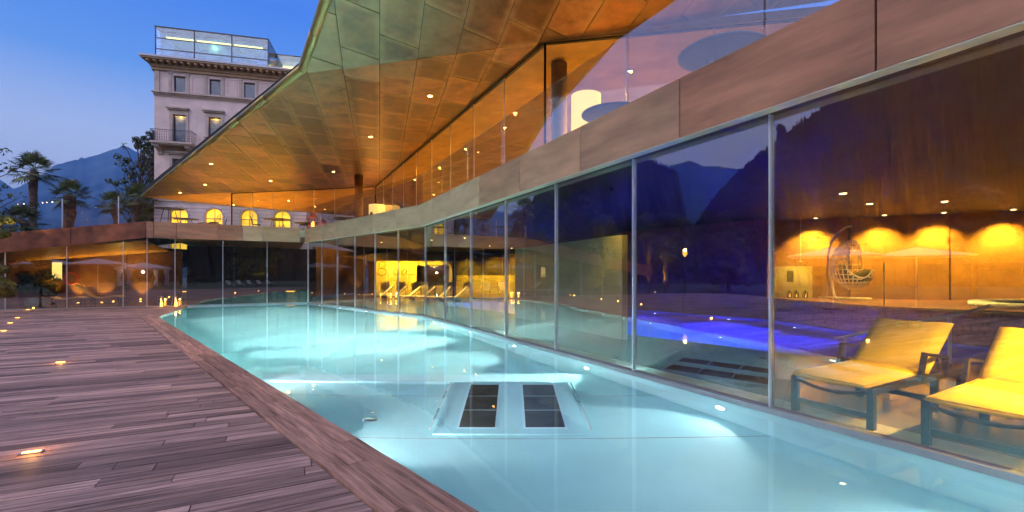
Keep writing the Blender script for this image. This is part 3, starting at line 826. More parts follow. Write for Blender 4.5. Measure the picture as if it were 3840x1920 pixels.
# downlights ---------------------------------------------------------
def downlight(x, y, z, label, power=60, col=(1, 0.55, 0.15), angle=110, group='downlights', bulb='bulb_warm', r=0.06, name='downlight', target=None, blend=0.7):
    t = thing(name, label, 'downlight', (x, y, z), group)
    MB().lathe((x, y, z), [(r * 1.35, -0.004), (r * 1.35, -0.02), (r * 1.0, -0.024), (r * .98, -0.006)], 16).build('rim', 'steel', t)
    MB().lathe((x, y, z), [(0.0, -0.022), (r * .9, -0.022), (r * .9, -0.012)], 16).build('lens', bulb, t)
    if power: light('SPOT', 'downlight_beam', (x, y, z - 0.06), power, col, t, target=target or (x, y, 0), angle=angle, blend=blend, radius=r * .8)
    return t
def on_soffit(u, v, zf):
    # point of the soffit seen in the direction (u, v) of the 2576 px wide photograph
    dx, dz = (u - 1288) / 1145, (693 - v) / 1145
    Y = 10.0
    for _ in range(30): Y = (zf(dx * Y, Y) - 1.5) / dz
    return dx * Y, Y, zf(dx * Y, Y)
for (u, v, lab) in ((1082, 240, 'large glowing downlight in the canopy, nearest of the soffit lamps'), (932, 343, 'glowing downlight in the canopy, second nearest soffit lamp'), (839, 431, 'glowing canopy downlight above the far terrace, third of the right row'), (681, 454, 'small glowing canopy downlight near the fold, middle of the soffit'), (531, 411, 'glowing canopy downlight close to the left slanting edge'), (516, 464, 'small canopy downlight, second from the tip'), (453, 484, 'smallest canopy downlight close to the pointed tip')):
    x, y, z = on_soffit(u, v, z1f)
    downlight(x, y, z - .006, lab, 110, (1, 0.46, 0.12), 150, 'downlights in the bronze canopy', 'bulb_orange', 0.075)
for i, (x, y) in enumerate(((-20.5, 33.5), (-16.2, 33.0), (-15.0, 36.5), (-11.5, 34))):
    z = zr(x, y); downlight(x, y, z, 'downlight in the amber terrace ceiling behind the fold, %s from the left' % ['first', 'second', 'third', 'fourth'][i], 1000, (1, 0.5, 0.06), 165, 'terrace ceiling downlights')
upl = [(-6.0, 28.0), (-4.0, 25.0), (-2.2, 21.5), (-0.3, 18.5), (1.8, 15.5), (3.5, 13.5), (-2, 30), (1.5, 26), (4, 21), (6.5, 16), (-5, 36), (3, 35)]
for i, (x, y) in enumerate(upl):
    downlight(x, y, g1z(x, y), 'downlight in the upper restaurant ceiling, number %s from the far end' % ['one', 'two', 'three', 'four', 'five', 'six', 'seven', 'eight', 'nine', 'ten', 'eleven', 'twelve'][i], 850, (1, 0.5, 0.05), 165, 'restaurant ceiling downlights')

# ================================================================== TERRACE FURNITURE
TZ = 3.955
def wire_table(label, x, y, r, h, z=TZ, group='round tables on the upper terrace'):
    t = thing('round_table', label, 'table', (x, y, z), group)
    MB().lathe((x, y, z), [(r * .9, h - .03), (r, h - .02), (r, h), (0, h)], 36).build('table_top', 'table_top', t)
    for k in range(4):
        a = math.pi / 4 + k * math.pi / 2
        MB().tube([(x + math.cos(a) * r * .35, y + math.sin(a) * r * .35, z + h - .03), (x + math.cos(a) * r * .7, y + math.sin(a) * r * .7, z + .006)], 0.014, 6).build('leg', 'black_metal', t)
    MB().tube([(x + math.cos(2 * math.pi * k / 16) * r * .5, y + math.sin(2 * math.pi * k / 16) * r * .5, z + h * .5) for k in range(16)], 0.009, 5, True).build('ring_brace', 'black_metal', t)
    return t
def wire_chair(label, x, y, rz, z=TZ, h=0.45, group='wire chairs on the upper terrace'):
    t = thing('wire_chair', label, 'chair', (0, 0, 0), group)
    m = MB(); s = .22
    m.lathe((0, 0, h), [(0.22, -.012), (.235, 0), (.22, .012), (0, .012)], 20); m.build('seat', 'black_metal', t)
    for sx in (-1, 1):
        for sy in (-1, 1):
            MB().tube([(sx * .15, sy * .15, h), (sx * .22, sy * .22, 0.005)], 0.011, 6).build('leg', 'black_metal', t)
    b = MB(); pts = []
    for i in range(13):
        a = math.pi * i / 12; pts.append((math.cos(a) * .22, -.2 - .1 * math.sin(a), h + .02 + .45 * math.sin(a) ** .6))
    b.tube(pts, 0.01, 6)
    for xx in (-.12, -.04, .04, .12): b.tube([(xx, -.2, h), (xx * 1.1, -.28, h + .4)], 0.005, 5)
    b.build('backrest', 'black_metal', t)
    t.location = (x, y, z); t.rotation_euler = (0, 0, rz)
    return t
wire_table('tall round wire table at the left end of the upper terrace', -18.0, 23.9, 0.66, 1.06)
wire_table('low round table in front of the left lit arch', -18.3, 25.6, 0.6, 0.72)
wire_table('low round table nearer the hotel in front of the left arch', -18.6, 28.0, 0.62, 0.74)
wire_chair('wire chair beside the tall table in front of the left arch', -16.3, 24.9, 2.6)
wire_chair('wire chair behind the low table at the left arch', -17.0, 26.6, 2.2)
wire_table('round table before the far restaurant glass', -13.4, 26.0, 0.7, 0.76)
wire_table('round table behind the one at the far restaurant glass', -12.6, 27.8, 0.66, 0.74)
wire_chair('wire chair at the left of the far restaurant glass', -14.6, 26.0, -1.2)
wire_chair('wire chair at the right of the round table near the far glass', -12.0, 26.2, 1.5)
wire_table('round table at the inner corner of the far terrace', -9.3, 25.6, 0.75, 0.74)
wire_table('large round table behind the balustrade, the nearer of the two at the right', 3.02, 6.55, 0.60, 0.75)
wire_table('round table behind the balustrade beside the drum floor lamp', 2.0, 9.0, 0.62, 0.75)
wire_chair('ladder backed wire chair behind the balustrade at the upper right', 4.25, 6.15, -1.9)

def drum_lamp(label, x, y, zc, r, h, z0=TZ):
    t = thing('floor_lamp', label, 'floor lamp', (x, y, z0), 'drum shade floor lamps on the terrace')
    m = MB(); n = 28; vs = []; fs = []
    for rr_, zz in ((r, -h / 2), (r, h / 2), (r - .006, h / 2), (r - .006, -h / 2)):
        for k in range(n): vs.append((x + rr_ * math.cos(2 * math.pi * k / n), y + rr_ * math.sin(2 * math.pi * k / n), zc + zz))
    for j in range(4):
        for k in range(n): fs.append((j * n + k, j * n + (k + 1) % n, ((j + 1) % 4) * n + (k + 1) % n, ((j + 1) % 4) * n + k))
    m.add(vs, fs, True).build('lamp_shade', 'shade_warm', t)
    MB().tube([(x, y, z0 + .03), (x, y, zc + h / 2)], 0.014, 8).build('pole', 'steel', t)
    MB().lathe((x, y, z0), [(0.17, 0.002), (0.17, .02), (0.03, .04), (0, .04)], 24).build('base', 'steel', t)
    MB().lathe((x, y, zc), [(0, -.05), (.04, -.03), (.05, .02), (.02, .06), (0, .07)], 12).build('bulb', 'bulb_warm', t)
    light('POINT', 'floor_lamp_light', (x, y, zc + .12), 60, (1, 0.62, 0.2), t, radius=0.06)
drum_lamp('white drum shade floor lamp glowing behind the near balustrade', 1.72, 10.6, 5.28, 0.34, 0.82)
drum_lamp('yellow drum shade floor lamp at the far inner corner of the terrace', -8.2, 27.6, 5.35, 0.47, 0.85)

def lantern(label, x, y, z, h=0.55, mt='lantern_red', lit='candle', power=3, group='lanterns with candles'):
    t = thing('lantern', label, 'lantern', (x, y, z), group)
    w = h * .2
    MB().box((x, y, z + .015), (w, w, .013)).build('base', mt, t)
    for sx in (-1, 1):
        for sy in (-1, 1): MB().box((x + sx * w * .9, y + sy * w * .9, z + .03 + h * .32), (.012, .012, h * .32)).build('post', mt, t)
    MB().lathe((x, y, z + .03 + h * .64), [(w * 1.5, 0), (w * 1.4, .02), (w * .4, h * .22), (w * .3, h * .3), (0, h * .33)], 4, False).build('roof', mt, t)
    MB().lathe((x, y, z + .03), [(w * .45, 0), (w * .45, h * .3), (w * .12, h * .34), (0, h * .42)], 10).build('candle', lit, t)
    light('POINT', 'lantern_light', (x, y, z + h * .45), power, (1, 0.4, 0.08), t, radius=0.03)
lantern('tall red metal lantern on the far terrace edge', -10.72, 24.5, 4.0, .95, power=12)
lantern('short red metal lantern beside the tall one on the far terrace edge', -10.35, 24.95, 4.0, .62, power=8)
lantern('tall red lantern in front of the yellow drum lamp', -7.6, 24.6, 4.0, .95, power=12)
lantern('short red lantern in front of the yellow drum lamp', -7.15, 24.3, 4.0, .62, power=8)
# ================================================================== HOTEL
HS = 1.2
H0 = (-28.3 * HS, 36 * HS); HU = Vector((0.96877, 0.24794)); HN = Vector((0.24794, -0.96877))
def hz(z): return 1.5 + (z - 1.5) * HS
def hp(s, d): return (H0[0] + HU.x * s * HS + HN.x * d, H0[1] + HU.y * s * HS + HN.y * d)
def hbox(m, s0, s1, d0, d1, z0, z1, raw=False):
    z0, z1 = hz(z0), hz(z1)
    return m.prism([hp(s0, d1), hp(s1, d1), hp(s1, d0), hp(s0, d0)][::-1] if False else [hp(s0, d1), hp(s1, d1), hp(s1, d0), hp(s0, d0)], z0, z1)
hotel = thing('hotel', 'pale pink plastered historic hotel with stone cornice and glass penthouse', 'hotel', (*H0, 3.0))
cols = [0.0, 2.51, 5.02, 7.53, 10.04, 12.55]
holes = []
for c in cols:
    holes += [(1.33 + c, 2.16 + c, 16.19, 17.47)]
    holes += [(1.26 + c, 2.19 + c, 12.11 if c == 0 else 12.79, 14.36)]
    holes += [(1.26 + c, 2.17 + c, 8.75, 10.81)]
S_END = 16.0
ss = sorted(set([0, S_END] + [h[0] for h in holes] + [h[1] for h in holes])); zz = sorted(set([7.4, 17.75] + [h[2] for h in holes] + [h[3] for h in holes]))
wm = MB()
for i in range(len(ss) - 1):
    j = 0
    while j < len(zz) - 1:
        cs, cz = (ss[i] + ss[i + 1]) / 2, (zz[j] + zz[j + 1]) / 2
        if any(h[0] < cs < h[1] and h[2] < cz < h[3] for h in holes): j += 1; continue
        j2 = j
        while j2 + 1 < len(zz) - 1 and not any(h[0] < cs < h[1] and h[2] < (zz[j2 + 1] + zz[j2 + 2]) / 2 < h[3] for h in holes): j2 += 1
        hbox(wm, ss[i], ss[i + 1], -0.35, 0, zz[j], zz[j2 + 1]); j = j2 + 1
wm.build('wall', 'hotel_plaster', hotel)
m = MB(); hbox(m, 0, S_END, -12, -0.9, 2.4, 17.9); m.build('core', 'window_frame', hotel)
m = MB(); hbox(m, 0.0, 0.28, -12, -0.36, 2.4, 17.74); m.build('wall', 'hotel_plaster', hotel)
def window(s0, s1, z0, z1, lit=0, sill=True, frame=True, hood=False, door=False, curtain=True):
    m = MB()
    for a, b, c, d in ((s0, s0 + .05, z0, z1), (s1 - .05, s1, z0, z1), (s0 + .05, s1 - .05, z1 - .06, z1), (s0 + .05, s1 - .05, z0, z0 + .06)): hbox(m, a, b, -0.3, -0.2, c, d)
    w = m.build('window', 'window_frame', hotel)
    m = MB(); hbox(m, s0 + .055, s1 - .055, -0.26, -0.25, z0 + .065, z1 - .065); m.build('pane', 'glass_hotel', w)
    # pleated curtain behind the pane
    m = MB(); n = 26; vs = []; fs = []
    for k in range(n + 1):
        s = s0 + (s1 - s0) * k / n; d = -0.5 - .05 * (k % 2)
        p = hp(s, d); vs += [(p[0], p[1], hz(z0)), (p[0], p[1], hz(z1))]
    for k in range(n): fs.append((2 * k, 2 * k + 2, 2 * k + 3, 2 * k + 1))
    m.add(vs, fs).build('curtain', 'curtain', w)
    if lit:
        m = MB(); hbox(m, s0 + .06, s1 - .06, -0.42, -0.38, z1 - .07, z1 - .03); m.build('cove_lamp', 'strip_warm', w)
        c = hp((s0 + s1) / 2, -0.36)
        light('POINT', 'cove_light', (c[0], c[1], hz(z1) - .12), 14, (1, .5, .08), hotel, radius=.05)
    if frame:
        for a, b, c, d in ((s0 - .2, s0 - .003, z0 - (0 if door else .02), z1 + .25), (s1 + .003, s1 + .2, z0 - (0 if door else .02), z1 + .25), (s0 - .003, s1 + .003, z1 + .003, z1 + .25)):
            m = MB(); hbox(m, a, b, 0.002, 0.09, c, d); m.build('surround', 'hotel_stone', hotel)
    if hood:
        m = MB(); hbox(m, s0 - .38, s1 + .26, 0.002, 0.34, z1 + .44, z1 + .55); hbox(m, s0 - .3, s1 + .2, 0.002, 0.22, z1 + .34, z1 + .435); hbox(m, s0 - .2, s1 + .2, 0.002, 0.06, z1 + .255, z1 + .335); m.build('hood', 'hotel_stone', hotel)
    if sill:
        m = MB(); hbox(m, s0 - .28, s1 + .26, 0.002, 0.26, z0 - .14, z0 - .03); hbox(m, s0 - .18, s0 - .02, 0.002, 0.16, z0 - .34, z0 - .145); hbox(m, s1 + .02, s1 + .18, 0.002, 0.16, z0 - .34, z0 - .145); m.build('sill', 'hotel_stone', hotel)
for i, c in enumerate(cols[:5]):
    window(1.33 + c, 2.16 + c, 16.19, 17.47, 0, False, False)
    window(1.26 + c, 2.19 + c, 12.11 if c == 0 else 12.79, 14.36, 1, c != 0, True, True, c == 0)
    window(1.26 + c, 2.17 + c, 8.75, 10.81, 0, True, True, True)
    for a, b in ((0.97, 1.24), (2.19, 2.45)):
        m = MB(); hbox(m, a + c + .03, b + c - .03, 0.002, 0.07, 16.25, 17.55); hbox(m, a + c, b + c, 0.002, 0.1, 16.09, 16.245); hbox(m, a + c, b + c, 0.002, 0.1, 17.555, 17.7); m.build('pilaster', 'hotel_stone', hotel)
    # recessed field between the pilasters: a thin raised frame
    m = MB()
    a, b, c0, d0 = 2.62 + c, 3.38 + c, 16.22, 17.55
    for q in ((a, a + .04, c0, d0), (b - .04, b, c0, d0), (a + .04, b - .04, d0 - .04, d0), (a + .04, b - .04, c0, c0 + .04)): hbox(m, q[0], q[1], 0.002, 0.035, q[2], q[3])
    m.build('field_moulding', 'hotel_plaster', hotel)
m = MB(); hbox(m, 0.03, 0.38, 0.002, 0.1, 16.09, 17.7); m.build('pilaster', 'hotel_stone', hotel)
# string course with a row of small dentils
m = MB(); hbox(m, -0.12, S_END, 0.002, 0.28, 15.98, 16.08); hbox(m, -0.06, S_END, 0.002, 0.16, 15.88, 15.975); hbox(m, -0.02, S_END, 0.002, 0.08, 15.74, 15.81); sc_ = m.build('string_course', 'hotel_stone', hotel)
m = MB()
for k in range(110): hbox(m, -0.03 + k * .145, 0.05 + k * .145, 0.002, 0.13, 15.815, 15.875)
tag(m.build('dentils', 'hotel_cornice', sc_), kind='stuff')
# main cornice
m = MB(); hbox(m, -0.69, S_END, -1.2, 1.0, 18.52, 18.66); m.build('gutter', 'lead_roof', hotel)
m = MB(); hbox(m, -0.62, S_END, 0.002, 0.92, 18.40, 18.515); hbox(m, -0.2, S_END, 0.002, 0.3, 17.98, 18.10); hbox(m, -0.1, S_END, 0.002, 0.18, 17.76, 17.975); hbox(m, -0.25, S_END, 0.002, 0.36, 18.105, 18.16); m.build('cornice', 'hotel_cornice', hotel)
m = MB(); hbox(m, -0.6, -0.01, -11, 0.0, 18.40, 18.515); hbox(m, -0.2, -0.01, -11, 0.0, 17.76, 18.16); m.build('cornice', 'hotel_cornice', hotel)
for k in range(33):
    m = MB(); s = -0.3 + k * 0.47; hbox(m, s, s + .2, 0.37, 0.82, 18.24, 18.395); hbox(m, s + .01, s + .19, 0.1, 0.5, 18.17, 18.235); m.build('modillion', 'hotel_cornice', hotel)
# balcony with wrought iron rail
bal = MB(); hbox(bal, 0.1, 2.98, 0.005, 1.15, 11.82, 11.96); hbox(bal, 0.16, 2.92, 0.005, 1.05, 11.74, 11.815)
balc = bal.build('balcony', 'hotel_stone', hotel)
for s in (0.28, 2.36):
    m = MB(); pr = [(0.01, 11.1), (0.16, 11.12), (0.2, 11.3), (0.34, 11.42), (0.75, 11.5), (0.9, 11.6), (0.9, 11.735), (0.01, 11.735)]
    vs = [];
    for sx in (s, s + .34): vs += [(*hp(sx, d), hz(z)) for d, z in pr]
    n = len(pr); m.add(vs, [tuple(range(n)), tuple(range(2 * n - 1, n - 1, -1))] + [(i, n + i, n + (i + 1) % n, (i + 1) % n) for i in range(n)]); m.build('console', 'hotel_stone', balc)
m = MB()
def rp(s, d, z): return (*hp(s, d), hz(z))
rail = [rp(0.12, 0.02, 12.86), rp(0.12, 1.1, 12.86), rp(2.95, 1.1, 12.86), rp(2.95, 0.02, 12.86)]
m.tube(rail, 0.022, 6); m.tube([(p[0], p[1], hz(12.02)) for p in rail], 0.015, 6); m.tube([(p[0], p[1], hz(12.68)) for p in rail], 0.01, 5)
path = []
for k in range(5): path.append((0.12, 0.05 + k * .21))
for k in range(19): path.append((0.14 + k * 0.155, 1.1))
for k in range(5): path.append((2.95, 1.05 - k * .21))
for i, (s, d) in enumerate(path):
    m.tube([rp(s, d, 11.98), rp(s, d, 12.86)], 0.011, 5)
    if i + 1 < len(path):
        e = path[i + 1]
        for zc, rad, ph in ((12.2, .12, 0), (12.48, .1, 1.5), (12.77, .05, 0)):
            pts = []
            for q in range(10):
                a = ph + q * 5.2 / 9; rr_ = rad * (1 - .06 * q)
                tt = 0.5 + math.cos(a) * rr_ / .155 * .9
                pts.append(rp(s + (e[0] - s) * tt, d + (e[1] - d) * tt, zc + math.sin(a) * rr_))
            m.tube(pts, 0.009, 4, caps=False)
m.build('railing', 'iron', balc)
# ground floor: rusticated stone courses with lit arches
arch_c = [1.71, 4.18, 6.75, 9.26]
AW, AT, ASP = 0.62, 6.93, 6.31
def half_w(z):
    if z <= ASP: return AW + .1
    q = (z - ASP) / (AT + .1 - ASP)
    return (AW + .1) * math.sqrt(max(0, 1 - q * q)) if q < 1 else 0
z = 2.4
m = MB(); hbox(m, 0.0, S_END, -0.9, -0.35, 2.4, 7.39); m.build('core', 'window_frame', hotel)
while z < 7.35:
    z1_ = min(z + 0.30, 7.39); spans = []; cur = 0.0
    hw = min(half_w(z + .02), half_w(z1_ - .02)) if z1_ > ASP else half_w(z)
    for c in arch_c:
        h = half_w(z + .15)
        if h > 0: spans.append((cur, c - h)); cur = c + h
    spans.append((cur, S_END))
    for a, b in spans:
        m = MB(); hbox(m, a, b, -0.36, 0.03, z + .012, z1_ - .012); m.build('stone_course', 'hotel_plaster', hotel)
    z = z1_
m = MB(); hbox(m, -0.06, S_END, 0.0, 0.15, 7.4, 7.62); m.build('string_course', 'hotel_stone', hotel)
for i, c in enumerate(arch_c):
    n = 18
    for rr0, rr1, d1 in ((AW + .0, AW + .12, 0.09),):
        vs = []; fs = []
        for k in range(n + 1):
            a = math.pi * k / n
            for rr_ in (rr0, rr1):
                for d in (-.3, d1): vs.append((*hp(c + math.cos(a) * rr_, d), hz(ASP + math.sin(a) * rr_)))
        for k in range(n):
            b = k * 4
            for q in ((0, 1, 3, 2),): pass
            fs += [(b + 1, b + 5, b + 7, b + 3), (b, b + 2, b + 6, b + 4), (b, b + 4, b + 5, b + 1), (b + 2, b + 3, b + 7, b + 6)]
        arc = MB().add(vs, fs).build('arch_surround', 'hotel_stone', hotel)
    for sx in (-1, 1):
        m = MB(); x0 = c + sx * AW; hbox(m, min(x0, x0 + sx * .12), max(x0, x0 + sx * .12), -0.3, 0.09, 3.3, ASP); m.build('arch_jamb', 'hotel_stone', arc)
    # lit glazing
    vs = [(*hp(c + math.cos(math.pi * k / n) * AW * .97, -.28), hz(ASP + math.sin(math.pi * k / n) * AW * .97)) for k in range(n + 1)] + [(*hp(c - AW * .97, -.28), hz(3.3)), (*hp(c + AW * .97, -.28), hz(3.3))]
    MB().add(vs, [tuple(range(len(vs)))]).build('lit_pane', 'window_lit', arc)
    m = MB(); hbox(m, c - AW, c + AW, -.27, -.18, 6.1, 6.17); hbox(m, c - .03, c + .03, -.27, -.18, 3.3, 6.1); hbox(m, c - .02, c + .02, -.27, -.2, 6.17, 6.9); m.build('window_bar', 'hotel_cornice', arc)
# penthouse
pent = thing('penthouse', 'blue glass penthouse with a glowing strip lamp on the hotel roof', 'penthouse', (*hp(0, 0), hz(18.66)))
def pent_pane(s0, s1, d, z0, z1):
    m = MB(); hbox(m, s0 + .02, s1 - .02, d - .02, d, z0 + .02, z1 - .02); m.build('pane', 'glass_pent', pent)
for i, (a, b) in enumerate(((0.09, 2.78), (2.78, 5.47), (5.47, 8.18))):
    for z0, z1 in ((18.7, 19.47), (19.47, 20.33), (20.33, 21.2)): pent_pane(a, b, 0.0, z0, z1)
for s in (0.09, 2.78, 5.47, 8.18):
    m = MB(); hbox(m, s - .035, s + .035, -0.05, 0.04, 18.68, 21.2); m.build('mullion', 'window_frame', pent)
for z0 in (19.47, 20.33):
    m = MB(); hbox(m, 0.13, 8.14, -0.04, 0.03, z0 - .03, z0 + .03); m.build('transom', 'window_frame', pent)
m = MB(); hbox(m, 0.02, 8.22, -4, 0.06, 21.2, 21.27); m.build('roof', 'window_frame', pent)
m = MB(); hbox(m, 0.1, 16, -5.0, -4.5, 18.68, 21.19); m.build('inner_wall', 'curtain', pent)
m = MB(); hbox(m, 0.1, 8.1, -0.9, -0.86, 18.7, 21.1); m.build('sky_reflection_sheet', 'sky_reflection_paint', pent)  # sheet carrying the painted sky reflection
for a, b in ((0.75, 2.68), (2.9, 5.37), (5.6, 7.7)):
    m = MB(); hbox(m, a, b, -0.3, -0.2, 20.42, 20.58); m.build('strip_lamp', 'led_amber', pent)
m = MB(); hbox(m, 8.2, 8.22, -3.0, 0.0, 18.7, 21.18); m.build('pane', 'glass_clear', pent)
# lower wing of the penthouse
for a, b in ((8.3, 10.85), (10.85, 13.4)):
    for z0, z1 in ((18.95, 20.1), (20.1, 21.15)): pent_pane(a, b, -3.05, z0, z1)
for s in (8.27, 10.85, 13.4):
    m = MB(); hbox(m, s - .03, s + .03, -3.1, -3.0, 18.7, 21.15); m.build('mullion', 'window_frame', pent)
m = MB(); hbox(m, 8.24, 13.5, -4.4, -3.02, 21.155, 21.22); m.build('roof', 'window_frame', pent)
m = MB(); hbox(m, 8.7, 9.7, -3.4, -3.3, 20.2, 20.32); m.build('strip_lamp', 'strip_warm', pent)
c = hp(9.2, -3.6); light('POINT', 'strip_light', (c[0], c[1], hz(20.2)), 120, (1, .55, .12), pent, radius=.2)
c = hp(4.0, -0.6); light('POINT', 'strip_light', (c[0], c[1], hz(20.3)), 25, (1, .55, .12), pent, radius=.2)
# ================================================================== INSIDE THE POOL HOUSE
ipool = [(5.35, 8.65), (8.1, 7.45), (10.6, 6.6), (10.3, 9.0), (9.1, 11.3), (8.75, 15.6), (5.0, 20.6), (2.6, 31.8), (-5.4, 30.2), (-3.4, 23.0), (0.2, 17.6), (2.95, 11.6)]
fl_out = [off(A(KMIN), NA, -0.06), (22, -8), (22, 46), (-14, 46), off(C, NB, -0.06), off(B, NB, -0.06)]
ifl = sheet([fl_out, ipool[::-1]], 0.0).build('indoor_floor', 'indoor_floor'); tag(ifl, kind='structure')
ib = tag(bpy.data.objects.new('indoor_pool_basin', None), kind='structure'); COL.objects.link(ib)
wall_strip(ipool, -1.2, -0.004).build('pool_wall', 'indoor_pool_tile', ib)
sheet([ipool], -1.2).build('pool_floor', 'indoor_pool_tile', ib)
iw = sheet([ipool], -0.05).build('indoor_pool_water', 'water_indoor'); tag(iw, kind='structure')
for i, (x, y, dx, dy) in enumerate(((6.0, 19.1, -.6, -.8), (7.9, 16.6, -.6, -.8), (8.7, 14.0, -1, 0), (8.95, 12.0, -1, 0), (4.0, 25.0, -1, -.2), (-4.0, 25.8, 1, .3))):
    q = math.hypot(dx, dy)
    t = pool_lamp((x, y), (dx / q, dy / q), 3400, (0.09, 0.10, 1.0) if i not in (4, 5) else (0.3, 0.55, 1.0), 'blue underwater lamp in the indoor pool, %s counted clockwise from the dark wall' % ['first', 'second', 'third', 'fourth', 'fifth', 'sixth', 'seventh', 'eighth'][i], z=-0.5, blue=True)
    t['group'] = 'blue lamps in the indoor pool'
CZI = 3.5
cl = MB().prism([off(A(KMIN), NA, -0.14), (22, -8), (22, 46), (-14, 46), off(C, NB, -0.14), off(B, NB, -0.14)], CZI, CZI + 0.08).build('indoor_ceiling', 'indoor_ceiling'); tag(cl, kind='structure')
def wall(name, label, a, b, z0, z1, mt, th=0.2, cat='wall'):
    d = (b[0] - a[0], b[1] - a[1]); L = math.hypot(*d); n = (d[1] / L, -d[0] / L)
    t = thing(name, label, cat, (a[0], a[1], z0))
    N_ = max(1, int(L / 2.4))
    for i in range(N_):
        p, q = lerp(a, b, i / N_ + .002), lerp(a, b, (i + 1) / N_ - .002)
        MB().prism(quad_slab(p, q, n, -th, 0), z0, z1, random.random()).build('wall_panel', mt, t)
    return t
wall('indoor_wall', 'amber washed rear wall behind the hanging chair', (9.3, 16.95), (21.5, 11.4), 0, CZI - .003, 'brown_wall')
wall('indoor_wall', 'dark plum wall beside the blue indoor pool', (4.9, 20.9), (8.95, 15.95), 0, CZI - .003, 'dark_wall')
wall('indoor_wall', 'dark rear wall far behind the bar', (-13, 41), (21, 41), 0, CZI - .003, 'brown_wall')
wall('indoor_wall', 'dark side wall at the far right inside the pool house', (21.6, 11), (21.6, -7), 0, CZI - .003, 'brown_wall')
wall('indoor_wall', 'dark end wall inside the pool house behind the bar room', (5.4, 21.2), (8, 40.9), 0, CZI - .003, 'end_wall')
wall('indoor_wall', 'brown side wall of the bar room behind the far corner', (-13.7, 31.7), (-13.2, 40.9), 0, CZI - .003, 'brown_wall')
pw = wall('partition_wall', 'free standing pale plaster partition behind the long glass wall', (0.1, 16.3), (2.57, 10.6), 0, 2.45, 'partition_plaster', 0.16, 'partition')
light('SPOT', 'partition_wash', (2.25, 10.3, CZI - .12), 130, (1, .62, .06), pw, target=(2.42, 10.85, .8), angle=80, blend=1, radius=.05)
MB().lathe((2.25, 10.3, CZI - .1), [(.04, 0), (.05, .05), (.05, .097)], 12).build('wash_head', 'black_metal', pw)
# brackets holding the wash lamp to the ceiling
# wall washers on the amber wall
wd = Vector((12.2, -5.55)); wd.normalize(); wn_ = Vector((wd.y, -wd.x))
if wn_.y > 0: wn_ = -wn_
for i, s in enumerate((1.6, 3.5, 5.0, 6.6, 8.2, 10.2)):
    x, y = 9.3 + wd.x * s + wn_.x * .6, 16.95 + wd.y * s + wn_.y * .6
    downlight(x, y, CZI - .003, 'wall washing downlight above the amber wall, %s from the left' % ['first', 'second', 'third', 'fourth', 'fifth', 'sixth'][i], 1250, (1, .5, .03), 105, 'wall washers of the amber wall', target=(x - wn_.x * .7, y - wn_.y * .7, 0.4), blend=.9)
for i, (x, y, pwr) in enumerate(((9.9, 12.6, 600), (11.6, 12.2, 120), (8.0, 18.0, 0), (6.0, 20.6, 0), (5.4, 2.7, 850), (7.0, 2.9, 800), (8.0, 11.0, 260), (9.6, 3.0, 100), (-4.5, 25.5, 700), (-1.5, 30.5, 700), (-7.8, 27.2, 700), (-2.5, 24, 40), (0.0, 33, 500))):  # several lamps here are added to brighten loungers, egg chair and platform
    downlight(x, y, CZI - .003, 'downlight in the dark pool house ceiling, number %s counting towards the bar' % ['one', 'two', 'three', 'four', 'five', 'six', 'seven', 'eight', 'nine', 'ten', 'eleven', 'twelve', 'thirteen'][i], pwr * 2.2, (1, .62, .12), 110, 'downlights in the pool house ceiling', r=.07)

# raised timber platform with hanging chair
plat = thing('timber_platform', 'raised timber platform with horizontal boards beside the blue pool', 'platform', (9.2, 13, 0))
front = [(8.82, 15.72), (9.18, 11.35), (10.35, 9.05), (12.8, 7.6), (16, 6.9)]
PZ = 0.72
top = [(9.35, 16.8), (8.9, 15.75), (9.25, 11.38), (10.4, 9.1), (12.83, 7.66), (16, 6.96), (20, 7), (20, 11.9)]
top = top if area(top) > 0 else top[::-1]
MB().prism(top, 0.002, PZ - 0.03).build('platform_core', 'dark_gap', plat)
for i in range(len(front) - 1):
    a, b = front[i], front[i + 1]
    d = (b[0] - a[0], b[1] - a[1]); L = math.hypot(*d); n = (-d[1] / L, d[0] / L)
    if n[0] > 0: n = (-n[0], -n[1])
    for j in range(7):
        z0 = 0.01 + j * 0.1
        nn_ = max(1, int(L / 2.1))
        for k in range(nn_):
            p, q = lerp(a, b, k / nn_ + .001), lerp(a, b, (k + 1) / nn_ - .001)
            MB().prism(quad_slab(p, q, n, -0.01, 0.018), z0, z0 + .092, random.random()).build('board', 'indoor_deck', plat)
# top boards
dirp = Vector((wd.x, wd.y))
for k in range(62):
    o = 16.95 - k * .16
    q0 = [(8, o), (22, o - 14 * .455), (22, o - 14 * .455 - .15), (8, o - .15)]
    c_ = clip_convex(q0 if area(q0) > 0 else q0[::-1], [(9.38, 16.7), (8.92, 15.74), (9.27, 11.4), (12.5, 10), (19.9, 7.2), (19.9, 11.8)] if False else ([(9.3, 16.6), (9.0, 15.7), (9.3, 11.5), (12.9, 7.75), (19.9, 7.1), (19.9, 11.8)]))
    if len(c_) >= 3: MB().prism(c_, PZ - .03, PZ, random.random()).build('board', 'indoor_deck', plat)
tub = thing('whirlpool_rim', 'curved pale whirlpool rim on the platform at the right edge', 'whirlpool', (14, 11.4, PZ))
ring = MB(); n = 40
vs = []; fs = []
for k in range(n):
    a = 2 * math.pi * k / n
    for r_, zz_ in ((1.9, .004), (1.9, .12), (1.6, .12), (1.6, .004)): vs.append((14.2 + math.cos(a) * r_ * 1.35, 11.0 + math.sin(a) * r_, PZ + zz_))
for k in range(n):
    for j in range(4): fs.append((k * 4 + j, ((k + 1) % n) * 4 + j, ((k + 1) % n) * 4 + (j + 1) % 4, k * 4 + (j + 1) % 4))
ring.add(vs, fs, True).build('rim', 'white_paint', tub)
